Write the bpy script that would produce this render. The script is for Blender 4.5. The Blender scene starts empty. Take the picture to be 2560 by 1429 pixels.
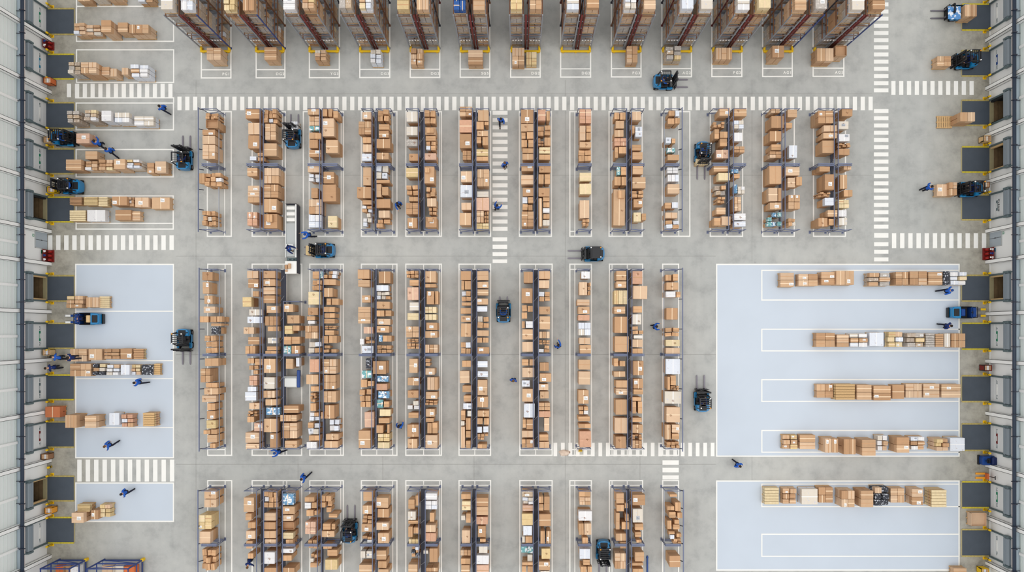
import bpy, bmesh, math, random
from mathutils import Matrix, Vector
random.seed(7)
C = bpy.context.scene.collection
PI = math.pi
# ------------------------------------------------------------------ survey frame
# the hall floor is surveyed at 30 units per metre; origin under the drone
OX, OY, S, H = 1300.0, 825.0, 30.0, 70.0
def fx(u): return (u-OX)/S
def fy(v): return (OY-v)/S
def at(u, v, h=0.0):
    k = (H-h)/H/S
    return ((u-OX)*k, (OY-v)*k)
def rect(u0, v0, u1, v1, h=0.0):
    x0, y1 = at(u0, v0, h); x1, y0 = at(u1, v1, h)
    return x0, y0, x1, y1

# ------------------------------------------------------------------ materials
def srgb(r, g, b):
    f = lambda c: (c/255/12.92) if c/255 <= 0.04045 else ((c/255+0.055)/1.055)**2.4
    return (f(r), f(g), f(b), 1)
MATS = {}
def mat(name, rgb, rough=0.6, vary=0.0, noise=0.0, scale=3.0, metal=0.0, spot=None, spec=0.3, island=False, bump=0.0):
    if name in MATS: return MATS[name]
    m = bpy.data.materials.new(name); m.use_nodes = True
    nt = m.node_tree; N = nt.nodes; L = nt.links
    b = N['Principled BSDF']; b.inputs['Roughness'].default_value = rough; b.inputs['Metallic'].default_value = metal
    b.inputs['Specular IOR Level'].default_value = spec
    col = N.new('ShaderNodeRGB'); col.outputs[0].default_value = srgb(*rgb); out = col.outputs[0]
    tc = N.new('ShaderNodeTexCoord')
    nz = N.new('ShaderNodeTexNoise'); nz.inputs['Scale'].default_value = scale; nz.inputs['Detail'].default_value = 4
    L.new(tc.outputs['Object'], nz.inputs['Vector'])
    if spot:
        mx = N.new('ShaderNodeMix'); mx.data_type = 'RGBA'
        rp = N.new('ShaderNodeValToRGB'); rp.color_ramp.elements[0].position = spot[1]; rp.color_ramp.elements[1].position = spot[1]+0.06
        L.new(nz.outputs['Fac'], rp.inputs[0]); L.new(rp.outputs['Color'], mx.inputs['Factor'])
        L.new(out, mx.inputs['A']); mx.inputs['B'].default_value = srgb(*spot[0]); out = mx.outputs['Result']
    hv = N.new('ShaderNodeHueSaturation')
    if vary > 0 or noise > 0:
        ad = N.new('ShaderNodeMath'); ad.operation = 'MULTIPLY_ADD'
        mr = N.new('ShaderNodeMapRange'); mr.inputs['To Min'].default_value = 1-noise; mr.inputs['To Max'].default_value = 1+noise
        L.new(nz.outputs['Fac'], mr.inputs['Value'])
        src = N.new('ShaderNodeNewGeometry').outputs['Random Per Island'] if island else N.new('ShaderNodeObjectInfo').outputs['Random']
        ad.inputs[1].default_value = 1.7*vary
        L.new(src, ad.inputs[0])
        sb = N.new('ShaderNodeMath'); sb.operation = 'SUBTRACT'; sb.inputs[1].default_value = vary
        L.new(mr.outputs['Result'], sb.inputs[0]); L.new(sb.outputs[0], ad.inputs[2])
        L.new(ad.outputs[0], hv.inputs['Value']); L.new(out, hv.inputs['Color']); out = hv.outputs['Color']
    L.new(out, b.inputs['Base Color'])
    if bump > 0:
        bp = N.new('ShaderNodeBump'); bp.inputs['Strength'].default_value = bump; bp.inputs['Distance'].default_value = 0.08
        L.new(nz.outputs['Fac'], bp.inputs['Height']); L.new(bp.outputs['Normal'], b.inputs['Normal'])
    MATS[name] = m
    return m
TONES = {
 'n': [('card_tan', (206,170,135)), ('card_kraft', (197,159,123)), ('card_dark', (186,146,110)), ('card_pale', (214,182,151))],
 'y': [('card_straw', (214,188,140)), ('card_straw_light', (224,204,164))],
 'p': [('card_rose', (212,174,150)), ('card_brick', (206,160,132))],
 'w': [('card_white', (226,224,224)), ('card_cream', (216,206,192)), ('card_white_cool', (218,222,230))],
 'g': [('film_grey', (180,172,164)), ('film_brown', (178,160,142)), ('film_tan', (190,166,138))],
 'c': [('print_blue', (104,150,186)), ('print_teal', (110,166,168))],
 'u': [('print_royal', (38,84,150))],
 'o': [('cover_orange', (196,118,78))],
 'k': [('crate_dark', (52,54,62))],
}
def tone(c):
    n, rgb = random.choice(TONES[c])
    if c == 'g': return mat(n, rgb, 0.32, 0.1, 0.3, 7, spot=((206,198,190), 0.60), spec=0.5, bump=0.6)
    if c == 'w': return mat(n, rgb, 0.5, 0.05, 0.08, 4, spot=((200,196,200), 0.60))
    if c == 'u': return mat(n, rgb, 0.5, 0.05, 0.2, 6, spot=((220,226,236), 0.64))
    if c == 'c': return mat(n, rgb, 0.5, 0.1, 0.2, 5, spot=((225,228,232), 0.52))
    if c == 'k': return mat(n, rgb, 0.5, 0.1, 0.2, 8, spot=((210,214,222), 0.56))
    if c in 'yp': return mat(n, rgb, 0.75, 0.10, 0.16, 5, spot=((238,228,212), 0.68))
    return mat(n, rgb, 0.75, 0.10, 0.10, 3)
M = {}
def setup_materials():
    A = M.__setitem__
    A('tape', mat('tape_brown', (194,150,110), 0.35))
    A('tapey', mat('tape_clear', (236,208,174), 0.3))
    A('label', mat('paper_label', (244,242,240), 0.6))
    A('wood', mat('pallet_wood', (206,170,122), 0.8, 0.1, 0.2, 12))
    A('wood_dark', mat('pallet_wood_dark', (150,118,84), 0.8, 0.1, 0.2, 12))
    A('stuffcard', mat('card_lower', (204,162,122), 0.75, 0.2, 0.1, 3, island=True))
    A('rack_blue', mat('rack_blue_grey', (106,114,140), 0.45, 0.06))
    A('rack_grey', mat('rack_galvanised', (150,154,162), 0.4, 0.05, 0.1, 8, metal=0.3))
    A('rack_dark', mat('rack_dark', (58,60,72), 0.6))
    A('rack_red', mat('rack_oxide', (104,44,42), 0.6, 0.1, 0.2, 4))
    A('rack_orange', mat('rack_brown', (128,88,64), 0.6, 0.1, 0.2, 4))
    A('rack_royal', mat('rack_royal_blue', (44,66,128), 0.45, 0.05))
    A('yellow', mat('safety_yellow', (236,192,24), 0.45, 0.05))
    A('blue', mat('truck_blue', (18,122,178), 0.3, 0.05, spec=0.5))
    A('bluedk', mat('truck_deep_blue', (24,66,136), 0.35, 0.05))
    A('black', mat('black_metal', (30,31,35), 0.4))
    A('rubber', mat('rubber', (24,24,25), 0.9))
    A('steel', mat('fork_steel', (112,108,116), 0.4, metal=0.4))
    A('seat', mat('seat_vinyl', (40,40,44), 0.6))
    A('white', mat('paint_white', (238,238,234), 0.5))
    A('offwhite', mat('panel_white', (226,228,226), 0.5, 0.02))
    A('greymetal', mat('panel_grey', (178,182,182), 0.5))
    A('red', mat('extinguisher_red', (168,34,28), 0.4))
    A('darkred', mat('station_red', (118,32,28), 0.6))
    A('green', mat('sign_green', (30,128,92), 0.5))
    A('teal', mat('sign_blue', (46,128,160), 0.5))
    A('line', mat('floor_paint', (240,239,234), 0.6, 0.0, 0.05, 1.2))
    A('joint', mat('floor_joint', (150,149,145), 0.9))
    A('leveller', mat('leveller_plate', (74,82,92), 0.55, 0.06, 0.16, 1.5))
    A('levedge', mat('leveller_edge', (178,162,100), 0.7, 0.1, 0.35, 6))
    A('frame', mat('leveller_frame', (160,150,116), 0.8, 0.05, 0.1, 3))
    A('doorpanel', mat('door_panel', (226,228,228), 0.5, 0.02, 0.03, 1))
    A('track', mat('door_track', (96,112,116), 0.5))
    A('roller', mat('door_roller', (138,148,156), 0.5, 0.05))
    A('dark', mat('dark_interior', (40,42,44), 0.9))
    A('trailer', mat('trailer_floor', (120,98,70), 0.8, 0.1, 0.3, 3))
    A('column', mat('column_white', (246,247,245), 0.5, 0.02))
    A('wall', mat('wall_white', (238,239,238), 0.6, 0.0, 0.02, 0.5))
    A('clad', mat('wall_cladding', (232,237,235), 0.5, 0.0, 0.02, 0.5))
    A('cladgroove', mat('wall_groove', (208,218,214), 0.6))
    A('pipe', mat('pipe_dark', (48,58,74), 0.4))
    A('tray', mat('tray_grey', (178,192,202), 0.45, 0.03))
    A('gutter', mat('trim_pinkish', (226,216,212), 0.6))
    A('skin', mat('skin', (222,170,136), 0.5))
    A('jacket', mat('jacket_blue', (32,92,188), 0.7, 0.1, 0.15, 6))
    A('jacketdk', mat('jacket_navy', (20,44,104), 0.7, 0.1, 0.15, 6))
    A('trousers', mat('trousers_navy', (30,33,50), 0.8, 0.1))
    A('hairdk', mat('hair_dark', (42,32,26), 0.7))
    A('hairbr', mat('hair_brown', (104,74,46), 0.7))
    A('cap', mat('cap_blue', (28,70,140), 0.7))
    A('shoe', mat('shoe_black', (28,28,30), 0.6))
    A('eye', mat('eye_dark', (30,24,22), 0.3))
    A('orange', mat('orange_cover', (206,108,58), 0.6, 0.1, 0.2, 4))
    A('tan', mat('tan_panel', (224,190,140), 0.6))
    A('lampwhite', mat('lamp_white', (250,250,248), 0.3))
    A('lampamber', mat('lamp_amber', (236,160,50), 0.3))

# ------------------------------------------------------------------ mesh helpers
class MB:
    def __init__(s): s.v = []; s.f = []; s.mi = []
    def quad(s, pts, mi=0):
        n = len(s.v); s.v += [tuple(p) for p in pts]; s.f.append(tuple(range(n, n+len(pts)))); s.mi.append(mi)
    def box(s, x0, y0, z0, x1, y1, z1, c=0.0, mi=0, T=None):
        n = len(s.v)
        if c <= 0:
            P = [(x0,y0,z0),(x1,y0,z0),(x1,y1,z0),(x0,y1,z0),(x0,y0,z1),(x1,y0,z1),(x1,y1,z1),(x0,y1,z1)]
            F = [(0,3,2,1),(4,5,6,7),(0,1,5,4),(1,2,6,5),(2,3,7,6),(3,0,4,7)]
        else:
            def ring(z, d):
                return [(x0+c+d,y0+d,z),(x1-c-d,y0+d,z),(x1-d,y0+c+d,z),(x1-d,y1-c-d,z),(x1-c-d,y1-d,z),(x0+c+d,y1-d,z),(x0+d,y1-c-d,z),(x0+d,y0+c+d,z)]
            P = ring(z0, 0)+ring(z1-c, 0)+ring(z1, c)
            F = [tuple(range(7,-1,-1)), tuple(range(16,24))]
            for r in (0, 8):
                for i in range(8):
                    j = (i+1) % 8; F.append((r+i, r+j, r+8+j, r+8+i))
        if T is not None: P = [tuple(T @ Vector(p)) for p in P]
        s.v += P; s.f += [tuple(n+i for i in f) for f in F]; s.mi += [mi]*len(F)
    def bar(s, a, b, w, h=None, mi=0):
        a = Vector(a); b = Vector(b); d = b-a; L = d.length
        if L < 1e-6: return
        h = h or w
        q = d.to_track_quat('Z', 'Y').to_matrix().to_4x4()
        s.box(-w/2, -h/2, 0, w/2, h/2, L, 0, mi, Matrix.Translation(a) @ q)
    def cyl(s, a, b, r0, r1=None, n=12, mi=0, dome=False):
        r1 = r0 if r1 is None else r1
        a = Vector(a); b = Vector(b); q = (b-a).to_track_quat('Z', 'Y').to_matrix()
        rings = [(a, r0), (b, r1)]
        if dome:
            d = (b-a).normalized(); rings += [(b+d*r1*0.5, r1*0.8), (b+d*r1*0.8, r1*0.4)]
        base = len(s.v)
        for p, r in rings:
            for i in range(n):
                t = 2*PI*i/n; s.v.append(tuple(p + q @ Vector((math.cos(t)*r, math.sin(t)*r, 0))))
        for k in range(len(rings)-1):
            for i in range(n):
                j = (i+1) % n
                s.f.append((base+k*n+i, base+k*n+j, base+(k+1)*n+j, base+(k+1)*n+i)); s.mi.append(mi)
        s.f.append(tuple(base+i for i in range(n-1, -1, -1))); s.mi.append(mi)
        e = base+(len(rings)-1)*n
        s.f.append(tuple(e+i for i in range(n))); s.mi.append(mi)
    def prism(s, pts, z0, z1, c=0.0, mi=0):
        n = len(pts); base = len(s.v)
        cx = sum(p[0] for p in pts)/n; cy = sum(p[1] for p in pts)/n
        lv = [(z0, 1.0), (z1-c, 1.0)] + ([(z1, 0.9)] if c > 0 else [])
        if c <= 0: lv = [(z0, 1.0), (z1, 1.0)]
        for z, k in lv:
            for p in pts: s.v.append((cx+(p[0]-cx)*k, cy+(p[1]-cy)*k, z))
        for r in range(len(lv)-1):
            for i in range(n):
                j = (i+1) % n
                s.f.append((base+r*n+i, base+r*n+j, base+(r+1)*n+j, base+(r+1)*n+i)); s.mi.append(mi)
        s.f.append(tuple(base+i for i in range(n-1, -1, -1))); s.mi.append(mi)
        e = base+(len(lv)-1)*n
        s.f.append(tuple(e+i for i in range(n))); s.mi.append(mi)
    def build(s, name, mats, parent=None, loc=(0,0,0), rot=0.0, smooth=False):
        me = bpy.data.meshes.new(name); me.from_pydata(s.v, [], s.f)
        if not isinstance(mats, (list, tuple)): mats = [mats]
        for m in mats: me.materials.append(m)
        if len(mats) > 1: me.polygons.foreach_set('material_index', s.mi)
        if smooth: me.polygons.foreach_set('use_smooth', [True]*len(me.polygons))
        o = bpy.data.objects.new(name, me); C.objects.link(o)
        o.location = loc; o.rotation_euler = (0, 0, rot)
        if parent: o.parent = parent
        return o
def empty(name, loc=(0,0,0), rot=0.0):
    o = bpy.data.objects.new(name, None); C.objects.link(o); o.location = loc; o.rotation_euler = (0,0,rot)
    o.empty_display_size = 0.3
    return o
def tag(o, label=None, cat=None, group=None, kind=None):
    if label: o['label'] = label
    if cat: o['category'] = cat
    if group: o['group'] = group
    if kind: o['kind'] = kind
    return o
KIDS = {}
def copy_tree(o, parent=None):
    c = o.copy(); C.objects.link(c)
    if parent: c.parent = parent
    for ch in list(o.children): copy_tree(ch, c)
    return c
NTH = ['zeroth','first','second','third','fourth','fifth','sixth','seventh','eighth','ninth','tenth','eleventh','twelfth','thirteenth','fourteenth']
def nth(i): return '%d%s' % (i, 'th' if 10 <= i % 100 <= 20 else {1:'st',2:'nd',3:'rd'}.get(i % 10, 'th'))
setup_materials()
# ------------------------------------------------------------------ floor and its markings
def floor_material():
    m = bpy.data.materials.new('concrete'); m.use_nodes = True
    nt = m.node_tree; N = nt.nodes; L = nt.links; b = N['Principled BSDF']
    tc = N.new('ShaderNodeTexCoord')
    def noise(scale, detail=5, rough=0.6, vec=None):
        n = N.new('ShaderNodeTexNoise'); n.inputs['Scale'].default_value = scale; n.inputs['Detail'].default_value = detail; n.inputs['Roughness'].default_value = rough
        L.new(vec or tc.outputs['Object'], n.inputs['Vector']); return n.outputs['Fac']
    def ramp(src, stops):
        r = N.new('ShaderNodeValToRGB'); e = r.color_ramp.elements
        e[0].position, e[0].color = stops[0]; e[1].position, e[1].color = stops[-1]
        for p, c in stops[1:-1]:
            q = e.new(p); q.color = c
        L.new(src, r.inputs[0]); return r.outputs['Color']
    def mix(a, c, f, mode='MIX'):
        x = N.new('ShaderNodeMix'); x.data_type = 'RGBA'; x.blend_type = mode
        if isinstance(f, float): x.inputs['Factor'].default_value = f
        else: L.new(f, x.inputs['Factor'])
        L.new(a, x.inputs['A']); L.new(c, x.inputs['B']); return x.outputs['Result']
    big = ramp(noise(0.06, 4), [(0.3, srgb(170,172,169)), (0.5, srgb(180,181,178)), (0.7, srgb(189,189,184))])
    mid = ramp(noise(0.7, 6, 0.65), [(0.25, (0.72,0.72,0.73,1)), (0.5, (0.97,0.97,0.97,1)), (0.75, (1.08,1.08,1.07,1))])
    col = mix(big, mid, 1.0, 'MULTIPLY')
    # tyre-worn streaks running along the aisles
    mp = N.new('ShaderNodeMapping'); mp.inputs['Scale'].default_value = (1.6, 0.05, 1); L.new(tc.outputs['Object'], mp.inputs['Vector'])
    st = ramp(noise(1.0, 3, 0.5, mp.outputs['Vector']), [(0.35, (0.955,0.955,0.955,1)), (0.6, (1.0,1.0,1.0,1))])
    col = mix(col, st, 0.8, 'MULTIPLY')
    # scuffed, yellower strips in front of the docks
    sx = N.new('ShaderNodeSeparateXYZ'); L.new(tc.outputs['Object'], sx.inputs['Vector'])
    ab = N.new('ShaderNodeMath'); ab.operation = 'ABSOLUTE'; L.new(sx.outputs['X'], ab.inputs[0])
    mr = N.new('ShaderNodeMapRange'); mr.inputs['From Min'].default_value = 33.5; mr.inputs['From Max'].default_value = 38.0; L.new(ab.outputs[0], mr.inputs['Value'])
    dirty = ramp(noise(0.9, 7, 0.7), [(0.3, srgb(126,124,114)), (0.52, srgb(162,158,146)), (0.7, srgb(178,174,162))])
    col = mix(col, dirty, mr.outputs['Result'])
    spots = ramp(noise(1.7, 5, 0.75), [(0.27, (0.72,0.72,0.72,1)), (0.36, (1,1,1,1))])
    col = mix(col, spots, 0.6, 'MULTIPLY')
    L.new(col, b.inputs['Base Color']); b.inputs['Roughness'].default_value = 0.5; b.inputs['Specular IOR Level'].default_value = 0.25
    return m
FX0, FX1, FY0, FY1 = -48.0, 48.0, -30.0, 36.0
mb = MB()
nx, ny = 24, 16
for i in range(nx):
    for j in range(ny):
        x0 = -39.43 + (39.4+39.17)*i/nx; x1 = -39.43 + (39.4+39.17)*(i+1)/nx
        y0 = FY0+(FY1-FY0)*j/ny; y1 = FY0+(FY1-FY0)*(j+1)/ny
        mb.quad([(x0,y0,0),(x1,y0,0),(x1,y1,0),(x0,y1,0)])
LZ = [0]
floor = tag(mb.build('floor', floor_material()), 'grey concrete warehouse floor with painted white markings', kind='structure')

def flat(name, rects, z, m):
    mb = MB()
    for k, r in enumerate(rects):
        x0, y0, x1, y1 = rect(*r)
        if name == 'bay_outline': LZ[0] += 1; z = 0.0125 + 0.0009*(LZ[0] % 9)
        mb.quad([(x0,y0,z),(x1,y0,z),(x1,y1,z),(x0,y1,z)])
    return mb.build(name, m, floor)
def outline(u0, v0, u1, v1, w=3.2):
    return [(u0,v0,u1,v0+w),(u0,v1-w,u1,v1),(u0,v0+w,u0+w,v1-w),(u1-w,v0+w,u1,v1-w)]
def vl(u, v0, v1, w=2.8): return (u-w/2, v0, u+w/2, v1)
def hl(v, u0, u1, w=2.8): return (u0, v-w/2, u1, v+w/2)

zone = mat('zone_paint', (190,200,212), 0.36, 0.0, 0.05, 0.35, spec=0.45)
flat('painted_zone', [(188,660,435,1144)], 0.006, zone)
flat('painted_zone', [(188,1206,435,1303)], 0.006, zone)
flat('painted_zone', [(1791,660,2399,1140)], 0.006, zone)
flat('painted_zone', [(1791,1201,2399,1424)], 0.006, zone)
# saw-cut joints
flat('floor_joint', [hl(886,440,1790,0.9), hl(768-330,560,2180,0.7), hl(234,440,2180,0.7), hl(1160,440,1790,0.9), hl(640,440,1790,0.8)] +
     [vl(u, 200, 1429, 0.8) for u in (490, 1413, 1880)] + [vl(u, 1140, 1200, 0.8) for u in (745, 957, 1185, 1600)], 0.004, M['joint'])
# crossings
def stripes_x(u, v0, v1, n, pitch, w=11): return [(u+pitch*k, v0, u+pitch*k+w, v1) for k in range(n)]
def stripes_y(v, u0, u1, n, pitch, w=10): return [(u0, v+pitch*k, u1, v+pitch*k+w) for k in range(n)]
Z1 = 0.012
flat('crossing', stripes_x(443.6,241.5,275.5,89,19.63,10.6), Z1, M['line'])
flat('crossing', stripes_y(6,2184.5,2221,13,17.9), Z1, M['line'])
flat('crossing', stripes_y(272.5,2184.5,2221,17,18.05)+[(2185,582,2221,594),(2185,605,2221,615),(2185,624,2221,634),(2185,643,2221,653)], Z1, M['line'])
flat('crossing', stripes_x(2228,202.5,237,11,19.56,10.6), Z1, M['line'])
flat('crossing', stripes_x(2229.5,582.6,620,12,20.45), Z1, M['line'])
flat('crossing', [(167.5,209,178,243)]+stripes_x(187.6,209,243,13,19.45,10.6), Z1, M['line'])
flat('crossing', stripes_x(120,588,624.6,16,20.25,11.2), Z1, M['line'])
flat('crossing', stripes_x(193.2,1148,1203,12,21.06,11.2), Z1, M['line'])
flat('crossing', stripes_y(277,1231.5,1269,17,18.1)+[(1231.5,593,1268,603),(1231.5,611.5,1268,622),(1231.5,630,1268,640),(1231.5,648,1268,657)], Z1, M['line'])
flat('crossing', stripes_x(1383.6,1106,1140,22,18.72,9.4), Z1, M['line'])
flat('crossing', [(1656,1150,1697,1161),(1656,1168.5,1697,1180),(1656,1187.5,1697,1198)], Z1, M['line'])
# bay outlines
Z2 = 0.011
def lines(rs): return flat('bay_outline', rs, Z2, M['line'])
lines(outline(190,-40,437,17.5)); lines(outline(190,15,436,105)); lines(outline(190,123,436,207.5))
lines([hl(244.5,188,436,3), vl(434.5,243,258,3)]+outline(189,256,435.5,326))
lines(outline(189,372,435,443.5)); lines(outline(189,488,435,574)+[hl(558,189,435)])
lines(outline(188,659,435.5,1145)+[hl(777.5,188,434,2.6),hl(901,188,434,2.6),hl(946,188,434,2.6),hl(1068,188,434,2.6)])
lines(outline(188,1205,435.5,1304))
lines(outline(1790,659,2399,1141)); lines(outline(1790,1200,2399,1425.5))
for v0, v1 in ((674,751),(821,878),(947,1004),(1074,1131),(1208,1267),(1333,1391)): lines(outline(1903,v0,2399,v1,2.9))
TALL = [(502,579),(639,714),(772,850),(898,976),(1024,1101),(1149,1226),(1275,1352),(1400,1478),(1527,1604),(1653,1730),(1778,1856),(1905,1982),(2031,2111)]
for i, (a, b) in enumerate(TALL):
    e = 196.5-4.0*i/12; lines(outline(a,-130,b,e)+[hl(e-22,a,b)])
ROW2 = [(517,580,(562,),()),(629,715,(706,),(670,)),(757,860,(773,853),(813,)),(902,994,(982,),(944,)),(1013,1105,(1099,),(1059,)),(1146,1228,(),(1187,)),(1297,1380,(),(1339,)),
        (1423,1480,(1437,),()),(1521,1607,(1530,),(1567,)),(1654,1726,(1697,),()),(1774,1858,(),(1817,)),(1905,1987,(),(1946,)),(2032,2115,(),(2074,))]
for a, b, inn, mid in ROW2:
    lines(outline(a,277.5,b,592)+[vl(u,278,591,2.4) for u in inn]+[hl(578,a,inn[-1] if inn and inn[-1]>a+30 else b)]+[vl(u,578,591,2.6) for u in mid])
ROW3 = [(518,581,(563,),()),(629,756,(708,717),(670,)),(773,860,(852,),(813,)),(902,994,(982,),(942,)),(1013,1105,(1099,),(1059,)),(1146,1228,(),(1187,)),(1298,1382,(),(1339,)),
        (1423,1480,(1437,),()),(1522,1608,(1530,),(1568,)),(1655,1698,(),())]
for a, b, inn, mid in ROW3:
    r = b if not inn or inn[-1] < a+30 else inn[-1]
    lines(outline(a,658.5,b,1139)+[vl(u,659,1138,2.4) for u in inn]+[hl(673,a,r),hl(1123,a,r)]+[vl(u,659,673,2.4) for u in mid]+[vl(u,1123,1138,2.4) for u in mid])
for a, b, inn, mid in ROW3:
    r = b if not inn or inn[-1] < a+30 else inn[-1]
    lines(outline(a,1199,b,1500)+[vl(u,1200,1500,2.4) for u in inn]+[hl(1212.5,a,r)]+[vl(u,1200,1212,2.4) for u in mid])

def text_mesh(txt, size):
    cu = bpy.data.curves.new('lettering', 'FONT'); cu.body = txt; cu.size = size; cu.align_x = 'CENTER'; cu.align_y = 'CENTER'; cu.space_character = 1.35
    cu.offset = 0.035*size
    o = bpy.data.objects.new('lettering', cu); C.objects.link(o)
    bpy.context.view_layer.update()
    me = bpy.data.meshes.new_from_object(o.evaluated_get(bpy.context.evaluated_depsgraph_get()))
    bpy.data.objects.remove(o); return me
CODES = ['PG1','DG2','YG3','DG3','DG2','SG5','DG2','DG2','BG3','AG2','BG3','AG1','AG5']
for (a, b), t, i in zip(TALL, CODES, range(13)):
    me = text_mesh(t, 0.30); me.materials.append(M['line'])
    o = bpy.data.objects.new('bay_code', me); C.objects.link(o); o.parent = floor
    x, y = at(b-13.5, 185.5-4.0*i/12); o.location = (x, y, 0.024)

# ------------------------------------------------------------------ dock walls
WH = 9.0
LEVL = [(24,84),(138,195),(259,319),(374,432),(495,552),(691,750),(810,868),(939,996),(1056,1115),(1192,1249),(1295,1354)]
LEVR = [(13,73),(129,188),(253,311),(369,428),(489,547),(690,750),(810,870),(941,1001),(1061,1123),(1206,1266),(1325,1387)]
OPENL = {4, 5, 9}; OPENR = {2, 3, 5}
COLL = [100,231,342,460,579,660,779,899,1027,1150,1285,1390]
COLR = [102,222,339,456,578,655,784,902,1032,1162,1292,1406]
DH = 2.25
door_no = [0]
def dock_wall(side, levs, opens, cols, base_u, plate):
    X = fx(base_u); d = 1 if side == 'left' else -1           # d points into the hall
    nm = side
    lo, hi = FY0, FY1
    def bx(mb, a0, a1, y0, y1, z0, z1, c=0.0, mi=0):           # a = distance from the wall face into the hall
        x0, x1 = sorted((X+d*a0, X+d*a1)); mb.box(x0, min(y0,y1), z0, x1, max(y0,y1), z1, c, mi)
    mb = MB()
    spans = sorted([(fy(v1)-0.05, fy(v0)+0.05) for v0, v1 in levs])
    y = lo
    for a, b in spans:
        bx(mb, -0.3, 0, y, a, 0, DH); y = b
    bx(mb, -0.3, 0, y, hi, 0, DH)
    bx(mb, -0.3, 0, lo, hi, DH, 3.75)
    w = tag(mb.build('wall_'+nm, M['wall']), kind='structure')
    # ribbed cladding above
    mb = MB(); bx(mb, -0.25, 0.02, lo, hi, 3.75, WH)
    cl = mb.build('cladding', M['clad'], w)
    mb = MB()
    for z in (4.55, 5.0, 5.45, 5.9, 6.35, 6.8, 7.3, 7.9): bx(mb, 0.02, 0.035, lo, hi, z, z+0.035)
    bx(mb, 0.02, 0.06, lo, hi, 4.28, 4.42)
    mb.build('panel_joint', M['cladgroove'], w)
    mb = MB(); bx(mb, 0, 0.10, lo, hi, 3.22, 3.44, 0.02)
    mb.build('ledge', M['gutter'], w)
    # mullions between the columns, upper part only
    mb = MB()
    for a, b in zip(cols[:-1], cols[1:]):
        m_ = (fy(a)+fy(b))/2; bx(mb, 0.02, 0.16, m_-0.11, m_+0.11, 4.3, WH, 0.03)
    mb.build('mullion', M['column'], w)
    # service runs
    p = empty('service_pipe', (X+d*0.62, 0, 0)); tag(p, 'dark pipe running the whole length of the %s dock wall' % nm, 'pipe')
    mb = MB(); mb.cyl((X+d*0.62, lo, 4.50), (X+d*0.62, hi, 4.50), 0.14, n=14)
    po = mb.build('pipe_run', M['pipe'], p, loc=(-(X+d*0.62),0,0), smooth=True)
    k = lo+0.7; i = 0
    br = None
    while k < hi:
        if br is None:
            mb = MB(); mb.box(-0.17,-0.03,4.33,0.17,0.03,4.68,0.01); x0,x1 = sorted((0, -d*0.575)); mb.box(x0,-0.02,4.30,x1,0.02,4.36)
            br = mb.build('bracket', M['rack_dark'], p, loc=(0,k,0))
        elif fy(1440) < k < fy(-10):
            c = br.copy(); C.objects.link(c); c.parent = p; c.location = (0,k,0)
        k += 1.75
    mb = MB(); bx(mb, 0.02, 0.30, lo, hi, 3.95, 4.12, 0.02); bx(mb, 0.02, 0.34, lo, hi, 4.12, 4.20, 0.02)
    o = mb.build('cable_tray', M['tray']); tag(o, 'pale grey cable tray above the dark pipe on the %s wall' % nm, 'cable tray')
    # columns
    for i, v in enumerate(cols):
        mb = MB(); yc = fy(v)
        bx(mb, 0, 0.40, yc-0.16, yc-0.13, 0, WH); bx(mb, 0, 0.40, yc+0.13, yc+0.16, 0, WH)
        bx(mb, 0.36, 0.40, yc-0.16, yc+0.16, 0, WH); bx(mb, 0, 0.05, yc-0.16, yc+0.16, 0, WH)
        bx(mb, 0.05, 0.36, yc-0.13, yc+0.13, 0.0, 0.12)
        c = mb.build('wall_column', M['column'])
        tag(c, 'white steel column, %s from the top along the %s wall' % (NTH[i+1], nm), 'column', 'columns along the %s wall' % nm)
    # doors, levellers and bollards
    for i, (v0, v1) in enumerate(levs):
        y0, y1 = fy(v1), fy(v0); yc = (y0+y1)/2; door_no[0] += 1
        D = empty('door_%d' % door_no[0], (X, yc, 0)); tag(D, kind='structure')
        hw = (y1-y0)/2+0.05
        def part(name, m, fn, smooth=False, parent=D):
            mb = MB(); fn(mb); return mb.build(name, m, parent, smooth=smooth)
        def lb(mb, a0, a1, yy0, yy1, z0, z1, c=0.0, mi=0):
            x0, x1 = sorted((d*a0, d*a1)); mb.box(x0, yy0, z0, x1, yy1, z1, c, mi)
        for s in (-1, 1):
            part('door_track', M['track'], lambda mb: (lb(mb, 0.0, 0.10, s*(hw+0.02)-0.07, s*(hw+0.02)+0.07, 0.0, DH+0.9, 0.01), lb(mb, 0.10, 0.14, s*(hw+0.02)-0.03, s*(hw+0.02)+0.03, 0.1, DH+0.6)))
            part('door_bracket', M['track'], lambda mb: (lb(mb, 0.0, 0.34, s*(hw+0.10)-0.09, s*(hw+0.10)+0.09, DH+0.20, DH+0.85, 0.04), lb(mb, 0.0, 0.12, s*(hw+0.1)-0.06, s*(hw+0.1)+0.06, DH+0.85, DH+1.12, 0.03)))
        part('roller_housing', M['roller'], lambda mb: (lb(mb, 0.0, 0.30, -hw, hw, DH+0.18, DH+0.85, 0.06), lb(mb, 0.30, 0.33, -hw, hw, DH+0.40, DH+0.46)))
        if i in opens:
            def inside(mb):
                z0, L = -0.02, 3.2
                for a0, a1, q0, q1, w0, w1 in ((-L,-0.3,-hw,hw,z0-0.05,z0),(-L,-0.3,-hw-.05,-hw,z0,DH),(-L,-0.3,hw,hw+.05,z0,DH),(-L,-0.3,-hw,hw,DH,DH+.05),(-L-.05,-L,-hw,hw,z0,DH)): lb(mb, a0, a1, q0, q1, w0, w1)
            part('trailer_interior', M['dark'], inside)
            part('trailer_deck', M['trailer'], lambda mb: [lb(mb, -3.1+0.35*k, -3.1+0.35*k+0.32, -hw+.02, hw-.02, -0.02, 0.02) for k in range(8)])
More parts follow.
